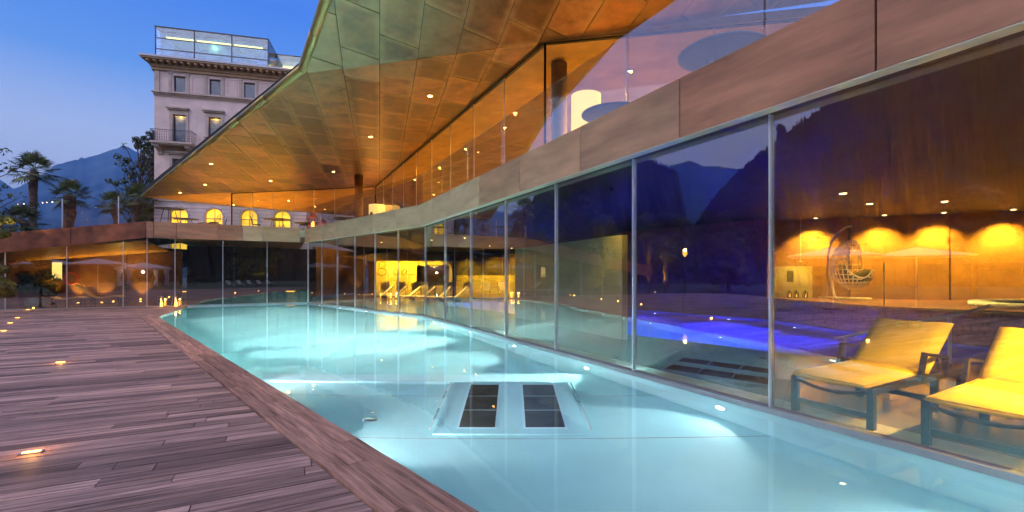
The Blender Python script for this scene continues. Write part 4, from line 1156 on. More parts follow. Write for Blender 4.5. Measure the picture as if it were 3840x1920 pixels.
MB().lathe((14.2, 11.0, PZ + .05), [(0, .0), (1.58, 0)], 40).build('tub_water', 'indoor_floor', tub)
# glass screen on the platform
gs = thing('platform_screen', 'frameless glass screen along the front edge of the timber platform', 'glass screen', (9.2, 13, PZ))
for a, b in (((9.02, 15.5), (9.2, 13.3)), ((9.2, 13.25), (9.4, 11.5)), ((9.42, 11.45), (10.5, 9.2))):
    d = (b[0] - a[0], b[1] - a[1]); L = math.hypot(*d)
    MB().prism(quad_slab(a, b, (-d[1] / L, d[0] / L), 0, .012), PZ + .003, PZ + 1.05).build('pane', 'glass_clear', gs)
    MB().box((b[0], b[1], PZ + .55), (.012, .012, .54)).build('post', 'steel', gs)

# hanging egg chair
hx, hy = 11.0, 14.75
hc = thing('hanging_chair', 'white rattan egg chair hanging from a curved stand with dark cushions', 'hanging chair', (hx, hy, PZ))
arc = []
for i in range(26):
    t = i / 25; a = R(-80) + t * R(205)
    arc.append((hx - .05 + (-math.cos(a) * .62) + 0.0, hy + .1, PZ + 1.35 + math.sin(a) * 1.1))
arc = [(hx - .45, hy + .1, PZ + .06), (hx - .52, hy + .1, PZ + .3), (hx - .62, hy + .1, PZ + .8), (hx - .68, hy + .1, PZ + 1.3), (hx - .62, hy + .1, PZ + 1.75), (hx - .42, hy + .1, PZ + 2.1), (hx - .15, hy + .1, PZ + 2.32), (hx + .08, hy + .1, PZ + 2.4)]
def smooth_path(p, n=5):
    out = []
    for i in range(len(p) - 1):
        p0, p1, p2, p3 = [Vector(p[max(0, min(len(p) - 1, i + k))]) for k in (-1, 0, 1, 2)]
        for j in range(n):
            t = j / n
            out.append(0.5 * ((2 * p1) + (p2 - p0) * t + (2 * p0 - 5 * p1 + 4 * p2 - p3) * t * t + (3 * p1 - p0 - 3 * p2 + p3) * t ** 3))
    out.append(Vector(p[-1])); return out
MB().tube(smooth_path(arc), 0.035, 10).build('stand', 'rattan', hc)
MB().tube([(hx - .75, hy - .5, PZ + .04), (hx - .45, hy + .1, PZ + .06), (hx - .55, hy + .75, PZ + .04)], 0.03, 8).build('stand_foot', 'rattan', hc)
MB().tube([(hx - .45, hy + .1, PZ + .06), (hx + .45, hy - .25, PZ + .04)], 0.03, 8).build('stand_foot', 'rattan', hc)
ch = MB()
for i in range(9): ch.lathe((hx + .06, hy + .1, PZ + 1.86 + i * .057), [(0.008, 0), (.02, .015), (.02, .035), (.008, .05)], 6)
ch.build('chain', 'steel', hc)
ec = Vector((hx + .08, hy + .05, PZ + 1.13)); rx, ry, rzz = .6, .57, .8
def egg(lon, lat): return ec + Vector((math.cos(lat) * math.cos(lon) * rx, math.cos(lat) * math.sin(lon) * ry, math.sin(lat) * rzz))
opening = R(-58)     # the open front looks right and to the camera
def openp(p):
    d = Vector((math.cos(opening), math.sin(opening), 0)); return (p - ec).dot(d) < 0.04 + max(0, -(p.z - ec.z) - .1) * 0.9
bk = MB()
for i in range(26):
    lon = 2 * math.pi * i / 26; run = []
    for j in range(25):
        p = egg(lon, R(-85) + R(172) * j / 24)
        if openp(p): run.append(p)
        else:
            if len(run) > 1: bk.tube(run, 0.015, 5)
            run = []
    if len(run) > 1: bk.tube(run, 0.015, 5)
for j in range(13):
    lat = R(-72) + R(145) * j / 12; run = []
    for i in range(49):
        p = egg(opening + 2 * math.pi * i / 48, lat)
        if openp(p): run.append(p)
        else:
            if len(run) > 1: bk.tube(run, 0.015, 5)
            run = []
    if len(run) > 1: bk.tube(run, 0.015, 5)
bk.build('basket', 'rattan', hc)
rim = []
d2 = Vector((math.cos(opening), math.sin(opening), 0)); s2 = Vector((-d2.y, d2.x, 0))
for k in range(40):
    a = 2 * math.pi * k / 40; x = math.cos(a); zz_ = math.sin(a)
    dep = .04 + max(0, -zz_ * rzz * .85 - .1) * .9
    sc2 = math.sqrt(max(.05, 1 - (dep / .55) ** 2)) * 1.05
    rim.append(ec + d2 * dep + s2 * (x * .54 * sc2) + Vector((0, 0, zz_ * rzz * min(1, sc2 * 1.0))))
MB().tube(rim, 0.024, 8, True).build('basket_rim', 'rattan', hc)
def pillow(name, c, sx, sy, sz, rot, par, mt='cushion'):
    vs = []; fs = []; n = 10
    for s in (1, -1):
        for i in range(n + 1):
            for j in range(n + 1):
                u, v = -1 + 2 * i / n, -1 + 2 * j / n
                b = ((1 - abs(u) ** 3) * (1 - abs(v) ** 3)) ** .5
                vs.append(Vector(c) + rot @ Vector((u * sx * (1 - .06 * (1 - b)), v * sy * (1 - .06 * (1 - b)), s * sz * b)))
    for s in range(2):
        for i in range(n):
            for j in range(n):
                a = s * (n + 1) ** 2 + i * (n + 1) + j; f = (a, a + n + 1, a + n + 2, a + 1); fs.append(f if s == 0 else f[::-1])
    return MB().add(vs, fs, True).build(name, mt, par)
pillow('seat_cushion', ec + Vector((0.05, -.05, -.46)), .36, .36, .1, Matrix.Rotation(0.1, 3, 'Y'), hc)
pillow('back_cushion', ec + Vector((-.22, .1, -.22)), .27, .25, .09, Matrix.Rotation(R(70), 3, 'Y') @ Matrix.Rotation(.3, 3, 'X'), hc)
pillow('side_cushion', ec + Vector((.27, -.05, -.3)), .26, .2, .1, Matrix.Rotation(R(-25), 3, 'Y'), hc)
# coffee coloured cabinet lit yellow behind the post, with small lanterns
cab = thing('lit_niche', 'yellow lit wall niche with a dark picture at the left of the platform', 'niche', (9.75, 16.1, PZ))
MB().box((10.0, 16.28, PZ + .55), (.62, .05, .55), math.atan2(wd.y, wd.x)).build('niche_panel', 'partition_plaster', cab)
MB().box((9.9, 16.2, PZ + .75), (.1, .012, .2), math.atan2(wd.y, wd.x)).build('picture', 'bar_dark', cab)
light('SPOT', 'niche_lamp', (9.9, 15.6, PZ + 1.2), 26, (1, .7, .05), cab, target=(10.0, 16.28, PZ + .5), angle=110, blend=.8)
MB().box((9.9, 15.6, PZ + 1.26), (.04, .04, .02)).build('niche_lamp_head', 'steel', cab)
MB().tube([(9.9, 15.6, PZ + 1.28), (9.9, 15.6, CZI - .01)], .008, 6).build('niche_lamp_rod', 'steel', cab)
for i, (x, y) in enumerate(((9.6, 15.75), (9.8, 15.7), (10.05, 15.6))):
    lantern('small brass lantern in front of the yellow niche, %s from the left' % ['first', 'second', 'third'][i], x, y, PZ + .003, .26, 'iron', 'led_amber', 1.5, 'small lanterns on the platform')
# handrail into the indoor pool
hr = thing('handrail', 'slanting polished steel handrail at the edge of the blue pool', 'handrail', (6.5, 8.6, 0))
h0, h1, h2, h3 = (6.29, 8.9, .26), (6.43, 8.8, .31), (7.45, 7.75, .81), (7.8, 7.4, 1.0)
MB().tube([h0, h1, h2, h3], .03, 10).build('rail', 'brushed_rail', hr)
MB().tube([(6.43, 8.8, -.6), (6.43, 8.8, .31)], .024, 8).build('post', 'brushed_rail', hr)
MB().tube([(7.45, 7.74, -.6), (7.45, 7.75, .81)], .028, 8).build('post', 'brushed_rail', hr)

# drain grating along the foot of the glass
gr = thing('drain_grating', 'long pale slatted drain grating inside the long glass wall', 'grating', (*A(0), 0))
for k2 in range(-6, 12):
    a, b = A(k2 * .42 - 1.0), A(k2 * .42 + .415 - 1.0)
    m = MB()
    for j in range(12):
        d0 = -0.10 - j * .03
        m.prism(quad_slab(a, b, NA, d0 - .016, d0), .003, .018)
    for e in (0.02, .5, .98):
        c = lerp(a, b, e - .006), lerp(a, b, e + .006); m.prism(quad_slab(c[0], c[1], NA, -.46, -.1), .002, .010)
    tag(m.build('grate_section', 'sling', gr), kind='stuff')

# ================================================================== LOUNGERS
def yellow_lounger(label):
    t = thing('sun_lounger', label, 'sun lounger', (0, 0, 0), 'yellow loungers inside the long glass wall')
    wd_, ln, sh = .68, 1.95, .36
    for sx in (-1, 1):
        for yy in (0.03, 1.28, 1.9): MB().box((sx * wd_ / 2, yy, sh / 2), (.028, .028, sh / 2)).build('leg', 'lounger_frame', t)
        MB().bar((sx * wd_ / 2, 0, sh), (sx * wd_ / 2, ln, sh), .05, .05).build('side_rail', 'lounger_frame', t)
        a = MB(); a.bar((sx * (wd_ / 2 + .03), .88, sh), (sx * (wd_ / 2 + .03), .98, sh + .27), .035, .055); a.bar((sx * (wd_ / 2 + .03), .97, sh + .27), (sx * (wd_ / 2 + .03), 1.45, sh + .2), .04, .03); a.bar((sx * (wd_ / 2 + .03), 1.45, sh + .2), (sx * (wd_ / 2 + .03), 1.45, sh), .03, .05)
        a.build('armrest', 'lounger_frame', t)
    for yy, z_ in ((0.03, .13), (1.28, .13), (1.9, .3)): MB().bar((-wd_ / 2, yy, z_), (wd_ / 2, yy, z_), .03, .05).build('cross_bar', 'lounger_frame', t)
    c = MB(); c.tube([(-wd_ / 2 + wd_ * i / 10, .03, sh - .015 - .055 * math.sin(math.pi * i / 10)) for i in range(11)], .018, 6); c.build('sagging_bar', 'lounger_frame', t)
    # towel cover: seat and raised back as slightly quilted slabs
    def slab(name, y0, y1, z0, z1, th, wd2):
        n, m2 = 8, 14; vs = []; fs = []
        L_ = math.hypot(y1 - y0, z1 - z0); nx = (-(z1 - z0) / L_, (y1 - y0) / L_)
        rg = random.Random(5)
        for s in (1, 0):
            for j in range(m2 + 1):
                for i in range(n + 1):
                    u = -1 + 2 * i / n; v = j / m2
                    e = min(1, (1 - abs(u)) * 6 + .25) * min(1, min(v, 1 - v) * 14 + .35)
                    sag = -.02 * (1 - u * u) + (rg.uniform(-.002, .002) if s else 0)
                    o_ = (th * e if s else 0) + sag
                    vs.append((u * wd2 / 2, y0 + (y1 - y0) * v + nx[0] * o_, z0 + (z1 - z0) * v + nx[1] * o_))
        w = n + 1; B0 = w * (m2 + 1)
        for j in range(m2):
            for i in range(n):
                a = j * w + i; fs.append((a, a + 1, a + w + 1, a + w)); fs.append((B0 + a, B0 + a + w, B0 + a + w + 1, B0 + a + 1))
        for i in range(n): fs += [(i, B0 + i, B0 + i + 1, i + 1), (m2 * w + i, m2 * w + i + 1, B0 + m2 * w + i + 1, B0 + m2 * w + i)]
        for j in range(m2): fs += [(j * w, j * w + w, B0 + j * w + w, B0 + j * w), (j * w + n, B0 + j * w + n, B0 + j * w + w + n, j * w + w + n)]
        return MB().add(vs, fs, True).build(name, 'towel_yellow', t)
    sc_ = slab('seat_cover', -.03, 1.13, sh + .03, sh + .06, .06, wd_ - .02)
    pe = (wd_ - .02) / 2 - .012
    pp_ = MB(); pp_.tube([(-pe, -.035, sh + .055), (pe, -.035, sh + .055)], .008, 5); pp_.tube([(-pe, -.03, sh + .055), (-pe, 1.1, sh + .085)], .007, 5); pp_.tube([(pe, -.03, sh + .055), (pe, 1.1, sh + .085)], .007, 5)
    pp_.build('piping', 'towel_yellow', sc_)
    by0, bz0, by1, bz1 = 1.12, sh + .05, 1.72, sh + .53
    bk_ = slab('back_cover', by0, by1, bz0, bz1, .06, wd_ + .02)
    MB().bar((-.2, 1.64, sh + .42), (-.2, 1.8, sh), .02, .02).build('back_strut', 'lounger_frame', t)
    MB().bar((.2, 1.64, sh + .42), (.2, 1.8, sh), .02, .02).build('back_strut', 'lounger_frame', t)
    # embroidered letters near the top of the back
    L_ = math.hypot(by1 - by0, bz1 - bz0); dv = ((by1 - by0) / L_, (bz1 - bz0) / L_); nv = (-dv[1], dv[0])
    def lp(x, v, o_=.052): return (x, by0 + dv[0] * v + nv[0] * o_, bz0 + dv[1] * v + nv[1] * o_)
    lg = MB()
    lg.tube([lp(-.045 + math.cos(a) * .04 - .03, .64 + math.sin(a) * .035) for a in [R(45 + k * 27) for k in range(11)]], .009, 5)
    for a_, b_ in (((.0, .675), (.035, .60)), ((.06, .675), (.035, .60)), ((.075, .60), (.085, .675)), ((.125, .60), (.135, .675)), ((.08, .638), (.13, .638))):
        lg.tube([lp(*a_), lp(*b_)], .0035, 5)
    lg.tube([lp(.018, .70), lp(.022, .70)], .008, 6)
    lg.build('embroidered_logo', 'logo_yellow', bk_)
    return t
def place_on(k, d):
    p = A(k); return off(p, NA, -d)
ang = math.atan2(-0.4625, -0.8866) + math.pi / 2     # local +y points away from the glass
ang = math.atan2(0.4625, 0.8866) - math.pi / 2
l1 = yellow_lounger('yellow covered sun lounger inside the glass beside the blue pool')
l1.location = (3.26, 4.68, 0.004); l1.rotation_euler = (0, 0, ang); l1.scale = (1.06, 1.06, 1.06)
l2 = dup(l1, (3.78, 3.66, 0.004), ang + R(1), 'yellow covered sun lounger cut off by the right edge of the picture')

def sling_lounger(label, x, y, rz, wheels=True, group='tan loungers in a row before the bar'):
    t = thing('sun_lounger', label, 'sun lounger', (0, 0, 0), group)
    for sx in (-1, 1):
        MB().bar((sx * .31, 0, .30), (sx * .31, 1.25, .30), .04, .04).build('side_rail', 'lounger_frame', t)
        MB().bar((sx * .29, 1.22, .3), (sx * .29, 1.88, .86), .035, .035).build('back_rail', 'lounger_frame', t)
        MB().bar((sx * .31, .12, .3), (sx * .31, .06, .004), .035, .035).build('leg', 'lounger_frame', t)
        MB().bar((sx * .31, 1.2, .3), (sx * .31, 1.35, .12), .035, .035).build('leg', 'lounger_frame', t)
        m = MB(); vs = []
        pts = [(sx * .33, 1.36 + math.cos(2 * math.pi * k / 16) * .1, .125 + math.sin(2 * math.pi * k / 16) * .1) for k in range(16)]
        m.tube(pts, .02, 6, True); m.tube([(sx * .33 - .015, 1.36, .125), (sx * .33 + .015, 1.36, .125)], .08, 14); m.build('wheel', 'black_metal', t)
    MB().box((0, .62, .325), (.29, .62, .014)).build('seat_sling', 'sling', t)
    MB().bar((0, 1.24, .325), (0, 1.87, .87), .56, .018).build('back_sling', 'sling', t)
    t.location = (x, y, 0.003); t.rotation_euler = (0, 0, rz)
    return t
sl = None
for i in range(6):
    x, y = -9.0 + i * .95, 27.2 - i * .55
    lab = 'tan wheeled sun lounger in the row before the bar, %s from the left' % ['first', 'second', 'third', 'fourth', 'fifth', 'sixth'][i]
    if sl is None: sl = sling_lounger(lab, x, y, R(-62))
    else: dup(sl, (x, y, .003), R(-62 - i * 2), lab)
# chairs facing the bar
def sling_chair(label, x, y, rz):
    t = thing('sling_armchair', label, 'armchair', (0, 0, 0), 'sling armchairs round the bar')
    for sx in (-1, 1):
        for yy in (-.28, .28): MB().bar((sx * .3, yy, .004), (sx * .3, yy, .62 if yy < 0 else .45), .03, .03).build('leg', 'lounger_frame', t)
        MB().bar((sx * .3, -.28, .62), (sx * .3, .3, .64), .045, .025).build('armrest', 'lounger_frame', t)
        MB().bar((sx * .3, .26, .4), (sx * .3, .42, 1.02), .03, .03).build('back_post', 'lounger_frame', t)
    MB().box((0, 0, .42), (.285, .29, .015)).build('seat', 'sling', t)
    MB().bar((0, .27, .44), (0, .42, 1.02), .57, .018).build('backrest', 'sling', t)
    t.location = (x, y, .003); t.rotation_euler = (0, 0, rz)
    return t
ac = None
chairs = [(-9.0, 32.6, 3.14, 'left of the bar front'), (-7.9, 32.8, 3.14, 'second before the bar front'), (-6.9, 33.0, 3.2, 'third before the bar front'), (-5.9, 32.4, -.5, 'below the bar hatch'), (-4.6, 32.6, -.2, 'right of the bar hatch'), (-3.2, 33.2, .1, 'before the brick wall, left one'), (-1.9, 33.4, -.1, 'before the brick wall, middle one'), (-.7, 33.6, .2, 'before the brick wall, right one')]
for x, y, rz, w_ in chairs:
    lab = 'tan sling armchair %s' % w_
    if ac is None: ac = sling_chair(lab, x, y, rz)
    else: dup(ac, (x, y, .003), rz, lab)

# ================================================================== BAR
bar = thing('bar_front', 'glowing yellow bar front with handwritten lettering and a dark hatch', 'bar', (-8, 35, 0))
BY = 35.0
def bp(x0, x1, z0, z1, d, nm, mt, par=bar, th=.12):
    return MB().prism([(x0, BY - d), (x1, BY - d), (x1, BY - d + th), (x0, BY - d + th)], z0, z1).build(nm, mt, par)
bp(-10.5, -8.55, .01, 2.62, 0, 'front_panel', 'bar_white'); bp(-8.53, -7.35, .01, 2.62, 0, 'front_panel', 'bar_white')
bp(-7.33, -4.85, .01, .98, 0, 'counter_front', 'bar_white'); bp(-7.33, -4.85, 2.28, 2.62, 0, 'hatch_lintel', 'bar_white')
bp(-7.4, -4.8, .985, 1.03, .1, 'counter_top', 'bar_dark', th=.5)
bp(-4.84, -4.6, .01, 2.62, 0, 'hatch_jamb', 'bar_white')
bp(-7.32, -4.85, 1.04, 2.27, -1.6, 'back_bar', 'brown_wall')
bp(-5.7, -5.25, 1.04, 1.42, -.1, 'coffee_machine', 'steel', th=.35)
def script(pts, r=.03): return MB().tube([(x, BY - .025, z) for x, z in pts], r, 6)
sx0 = -10.35
ink = MB()
Bp = [(0, 1.55), (.1, 1.95), (.16, 2.4), (.02, 2.3), (.25, 2.52), (.55, 2.48), (.62, 2.28), (.4, 2.1), (.18, 2.05), (.5, 2.0), (.72, 1.85), (.6, 1.6), (.3, 1.52), (.05, 1.62)]
ink.tube(smooth_path([(sx0 + x, BY - .025, z) for x, z in Bp], 4), .022, 5)
ink.tube([(sx0 + .88, BY - .025, 1.62), (sx0 + .93, BY - .025, 1.62)], .035, 6)
ink.tube(smooth_path([(sx0 + 1.55, BY - .025, 1.9), (sx0 + 1.4, BY - .025, 1.95), (sx0 + 1.22, BY - .025, 1.8), (sx0 + 1.3, BY - .025, 1.6), (sx0 + 1.55, BY - .025, 1.58), (sx0 + 1.75, BY - .025, 1.7)], 4), .022, 5)
ink.tube(smooth_path([(sx0 + 2.25, BY - .025, 1.9), (sx0 + 2.05, BY - .025, 1.95), (sx0 + 1.85, BY - .025, 1.75), (sx0 + 1.95, BY - .025, 1.55), (sx0 + 2.15, BY - .025, 1.65), (sx0 + 2.25, BY - .025, 1.9), (sx0 + 2.28, BY - .025, 1.6), (sx0 + 2.5, BY - .025, 1.55), (sx0 + 2.85, BY - .025, 1.62)], 4), .022, 5)
ink.build('lettering', 'ink', bar)
for x in (-10.0, -9.2, -8.4, -7.6, -6.6, -5.6):
    light('SPOT', 'bar_wash', (x, BY - .9, 3.2), 430, (1, .6, .02), bar, target=(x, BY, .6), angle=100, blend=.9, radius=.05)
    MB().lathe((x, BY - .9, 3.22), [(.04, 0), (.05, .1), (.03, .27)], 10).build('spot_head', 'black_metal', bar)
light('POINT', 'hatch_lamp', (-6.1, BY + .6, 2.1), 14, (1, .6, .08), bar, radius=.05)
bp(-6.4, -5.8, 2.2, 2.24, -.5, 'hatch_lamp_fitting', 'strip_warm')
bw = thing('brick_wall', 'low yellow lit brick wall with a dark window above, right of the bar', 'wall', (-2, 36.5, 0))
rb = random.Random(4)
MB().prism([(-4.5, 36.55), (1.6, 36.55), (1.6, 36.7), (-4.5, 36.7)], .01, 1.5).build('mortar', 'dark_gap', bw)
for j in range(12):
    x = -4.5 - (j % 2) * .2
    while x < 1.6:
        a, b = max(x, -4.5), min(x + .39, 1.6)
        if b - a > .05: MB().prism([(a, 36.5), (b, 36.5), (b, 36.56), (a, 36.56)], .012 + j * .125, .012 + j * .125 + .115, rb.random()).build('brick', 'brick_yellow', bw)
        x += .4
MB().prism([(-4.5, 36.6), (1.6, 36.6), (1.6, 36.64), (-4.5, 36.64)], 1.52, 2.9).build('window_pane', 'bar_dark', bw)
for x in (-3.6, -2.2, -.8):
    MB().prism([(x, 36.55), (x + .04, 36.55), (x + .04, 36.59), (x, 36.59)], 1.52, 2.9).build('window_bar', 'steel', bw)
for x in (-3.5, -1.5, .4):
    light('SPOT', 'brick_wash', (x, 35.7, 3.2), 1000, (1, .58, .02), bw, target=(x, 36.5, .4), angle=110, blend=.9, radius=.05)
    MB().lathe((x, 35.7, 3.22), [(.04, 0), (.05, .1), (.03, .27)], 10).build('spot_head', 'black_metal', bw)

# ================================================================== ROOM BEHIND THE FAR GLASS, LEFT
def L3(k, d): return off(S3(k), NC, -d)
rf = MB().prism([L3(8.5, .07), L3(0, .07), (-14.0, 32), L3(8.5, 6.2)][::-1] if area([L3(8.5, .07), L3(0, .07), (-14.0, 32), L3(8.5, 6.2)]) < 0 else [L3(8.5, .07), L3(0, .07), (-14.0, 32), L3(8.5, 6.2)], -.2, -.002).build('lounge_floor', 'indoor_floor'); tag(rf, kind='structure')
def wall2(label, a, b, z1, mt):
    return wall('lounge_wall', label, a, b, .002, z1, mt)
wall2('brown rear wall of the lounge behind the far glass', L3(8.5, 5.6), L3(3.3, 5.6), 2.95, 'brown_wall')
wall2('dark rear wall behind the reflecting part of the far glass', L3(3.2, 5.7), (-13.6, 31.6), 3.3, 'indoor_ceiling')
wall2('brown side wall with a door at the left of the lounge', L3(6.9, 5.4), L3(6.9, 1.5), 2.2, 'brown_wall')
cc = [L3(8.5, .1), L3(3.6, .1), L3(3.6, 5.5), L3(8.5, 5.5)]
zc_ = lambda x, y: 3.15 - 0.0 + min(0, (x + 18) * .12)
cc = cc if area(cc) > 0 else cc[::-1]
lc = MB().prism(cc, zc_, lambda x, y: zc_(x, y) + .05).build('lounge_ceiling', 'warm_ceiling'); tag(lc, kind='structure')
for i, k in enumerate((4.25, 5.1, 5.6, 6.25)):
    p = L3(k, 5.25); q = L3(k, 5.5)
    t = thing('uplight', 'amber uplight at the foot of the lounge rear wall, %s from the right' % ['first', 'second', 'third', 'fourth'][i], 'uplight', (*p, 0), 'uplights in the lounge')
    MB().lathe((p[0], p[1], 0.002), [(.07, 0), (.07, .02), (.055, .024)], 14).build('rim', 'steel', t)
    MB().lathe((p[0], p[1], 0.014), [(.05, 0), (.05, .013), (0, .014)], 14).build('lens', 'bulb_orange', t)
    light('SPOT', 'uplight_beam', (p[0], p[1], .06), 150, (1, .48, .04), t, target=(q[0], q[1], 2.0), angle=75, blend=.8, radius=.04)
tu = thing('added_uplighter', 'slim torch uplighter added to brighten the lounge ceiling', 'uplighter', (*L3(4.5, 4.7), 0))  # lamp put in to spread light over the ceiling
MB().lathe((*L3(4.5, 4.7), .003), [(.14, 0), (.14, .02), (.015, .04), (.015, .9), (.09, .98), (.1, 1.02)], 16).build('stem', 'black_metal', tu)
light('SPOT', 'uplighter_beam', (*L3(4.5, 4.7), 1.05), 160, (1, .5, .06), tu, target=(*L3(4.55, 4.4), 3.1), angle=160, blend=1, radius=.08)
p_ = L3(5.2, 2.2); downlight(p_[0], p_[1], zc_(*p_) - .002, 'downlight added in the amber lounge ceiling to brighten the wave loungers', 110, (1, .55, .12), 120)  # extra lamp added so the wave loungers show
# picture and life ring
pic = thing('scroll_picture', 'backlit pale picture of a plant on the lounge wall', 'picture', (*L3(6.06, 5.5), 1.22))
def on_wall(k, z, d=5.5): p = L3(k, d); return (p[0], p[1], z)
MB().prism(quad_slab(L3(5.94, 5.5), L3(6.18, 5.5), NC, .0, .04), 1.22, 2.24).build('frame', 'bar_dark', pic)
MB().prism(quad_slab(L3(5.96, 5.455), L3(6.16, 5.455), NC, .0, .012), 1.26, 2.2).build('lit_sheet', 'shade_warm', pic)
pl = MB()
for k in range(7):
    a = R(-60 + k * 20); b = Vector((*L3(6.06, 5.43), 1.33)); dirv = Vector((P[0] * math.sin(a), P[1] * math.sin(a), math.cos(a)))
    pl.bar(b, b + dirv * .26, .03, .004)
pl.bar(Vector((*L3(5.97, 5.43), 1.3)), Vector((*L3(6.15, 5.43), 1.3)), .02, .1); pl.build('plant_motif', 'leaf_dark', pic)
lr = thing('life_ring', 'red life ring hanging on the lounge wall', 'life ring', on_wall(5.77, 1.33, 5.4))
cpt = Vector(on_wall(5.77, 1.33, 5.42)); pv = Vector((P[0], P[1], 0))
MB().tube([cpt + pv * (math.cos(2 * math.pi * k / 24) * .3) + Vector((0, 0, math.sin(2 * math.pi * k / 24) * .3)) for k in range(24)], .06, 8, True).build('ring', 'ring_red', lr)
# wave shaped double lounger
def wave(label, k, d):
    t = thing('wave_lounger', label, 'lounger', (*L3(k, d), 0), 'wave loungers in the lounge')
    prof = [(0, .32), (.35, .38), (.7, .34), (1.0, .3), (1.3, .42), (1.7, .78), (1.95, .98)]
    o = Vector((*L3(k, d), 0)); dv = Vector((P[0], P[1], 0)); wv = Vector((Q[0], Q[1], 0))
    pp = smooth_path([(0, x, z) for x, z in prof], 3); vs = []; fs = []
    n = len(pp)
    for w_ in (-.36, .36):
        for dz in (0, .06):
            for p in pp: vs.append(o - dv * (p.y - 1) + wv * w_ + Vector((0, 0, p.z + dz)))
    for i in range(n - 1):
        fs += [(n + i, 3 * n + i, 3 * n + i + 1, n + i + 1), (i, i + 1, 2 * n + i + 1, 2 * n + i), (i, n + i, n + i + 1, i + 1), (2 * n + i, 2 * n + i + 1, 3 * n + i + 1, 3 * n + i)]
    fs += [(0, 2 * n, 3 * n, n), (n - 1, 2 * n - 1, 4 * n - 1, 3 * n - 1)]
    MB().add(vs, fs, True).build('shell', 'sling', t)
    for w_ in (-.25, .25):
        MB().bar(o - dv * (-.8) + wv * w_ + Vector((0, 0, .004)), o - dv * (-.8) + wv * w_ + Vector((0, 0, .33)), .05, .05, (1, 0, 0)).build('leg', 'lounger_frame', t)
        MB().bar(o - dv * (.3) + wv * w_ + Vector((0, 0, .004)), o - dv * (.3) + wv * w_ + Vector((0, 0, .4)), .05, .05, (1, 0, 0)).build('leg', 'lounger_frame', t)
wave('wave shaped tan lounger behind the far glass, left one of the pair', 5.55, 2.9)
wave('wave shaped tan lounger behind the far glass, right one of the pair', 4.95, 3.9)
door = thing('door', 'dark brown door at the left end of the far glass', 'door', (*L3(6.3, .5), 0))
MB().prism(quad_slab(L3(6.15, .6), L3(6.65, .6), NC, 0, .06), .005, 2.1).build('leaf', 'dark_wall', door)
MB().prism(quad_slab(L3(6.1, .6), L3(6.145, .6), NC, -.05, .1), .005, 2.16).build('jamb', 'brown_wall', door)
MB().tube([(*L3(6.22, .5), .95), (*L3(6.22, .5), 1.15)], .015, 6).build('handle', 'steel', door)
# LED-lit counters seen deep behind the far glass
for i, (u0, u1, Yc, z_) in enumerate(((432, 470, 29.0, .45), (492, 532, 30.0, .5), (716, 742, 30.5, .42))):
    x0, x1 = (u0 - 1288) / 1145 * Yc, (u1 - 1288) / 1145 * Yc
    t = thing('lit_counter', 'low counter with an amber light strip deep behind the far glass, %s from the left' % ['first', 'second', 'third'][i], 'counter', ((x0 + x1) / 2, Yc, 0), 'light strip counters')
    MB().prism([(x0, Yc), (x1, Yc), (x1, Yc + .5), (x0, Yc + .5)], .004, z_).build('body', 'brown_wall', t)
    MB().prism([(x0 - .05, Yc - .08), (x1 + .05, Yc - .08), (x1 + .05, Yc + .55), (x0 - .05, Yc + .55)], z_ + .05, z_ + .09).build('top', 'dark_wall', t)
    MB().prism([(x0, Yc - .05), (x1, Yc - .05), (x1, Yc - .03), (x0, Yc - .03)], z_ + .003, z_ + .035).build('light_strip', 'led_amber', t)

# pot plant and candle lanterns
# ================================================================== PLANTS
def leafcloud(n, centers, size, rng, squash=.8, flat=0.5):
    vs = []; fs = []
    for i in range(n):
        c, r = centers[rng.randrange(len(centers))]
        while True:
            d = Vector((rng.uniform(-1, 1), rng.uniform(-1, 1), rng.uniform(-1, 1)))
            if .02 < d.length < 1: break
        d = d.normalized() * (d.length ** .45)
        p = Vector(c) + Vector((d.x * r, d.y * r, d.z * r * squash))
        nrm = (d + Vector((rng.uniform(-1, 1), rng.uniform(-1, 1), rng.uniform(-.3, 1))) * flat).normalized()
        s = nrm.cross(Vector((rng.uniform(-1, 1), rng.uniform(-1, 1), rng.uniform(-1, 1))));
        if s.length < .01: continue
        s.normalize(); u = nrm.cross(s); L_ = size * rng.uniform(.6, 1.3); w = L_ * .45
        b = len(vs)
        vs += [p - s * L_, p - u * w + s * L_ * .1, p + s * L_, p + u * w + s * L_ * .1]
        fs.append((b, b + 1, b + 2, b + 3))
    return MB().add(vs, fs)
def tree(name, label, x, y, z, h, rad, n=6000, leaf=.13, mt='leaf_dark', seed=1, trunk=.14, crown0=.3, clumps=26, group='garden trees', cat='tree', sparse=False, lean=0, cr=(.16, .36)):
    rng = random.Random(seed)
    t = thing(name, label, cat, (x, y, z), group)
    tk = MB(); tk.tube(smooth_path([(x, y, z - .2), (x + lean * .3 + rng.uniform(-.1, .1), y, z + h * .3), (x + lean * .6, y + rng.uniform(-.2, .2), z + h * .55), (x + lean, y, z + h * .85)], 4), [trunk * (1 - .8 * i / 12) for i in range(13)], 8)
    cs = []
    for i in range(clumps):
        a = rng.uniform(0, 2 * math.pi); q = rng.uniform(0, 1); zz_ = z + h * (crown0 + (1 - crown0) * q)
        rr_ = rad * math.sqrt(max(.04, 1 - (2 * q - .85) ** 2 * .8)) * rng.uniform(.35, 1)
        c = (x + lean * q + math.cos(a) * rr_, y + math.sin(a) * rr_, zz_); cs.append((c, rad * rng.uniform(*cr)))
        base = Vector((x + lean * .5, y, z + h * max(.2, crown0 + (1 - crown0) * q - .25)))
        tk.tube([base, base.lerp(Vector(c), .5) + Vector((0, 0, .1)), c], [trunk * .32, trunk * .2, trunk * .08], 5, caps=False)
    tk.build('trunk', 'bark', t)
    leafcloud(n, cs, leaf, rng).build('crown', mt, t)
    return t
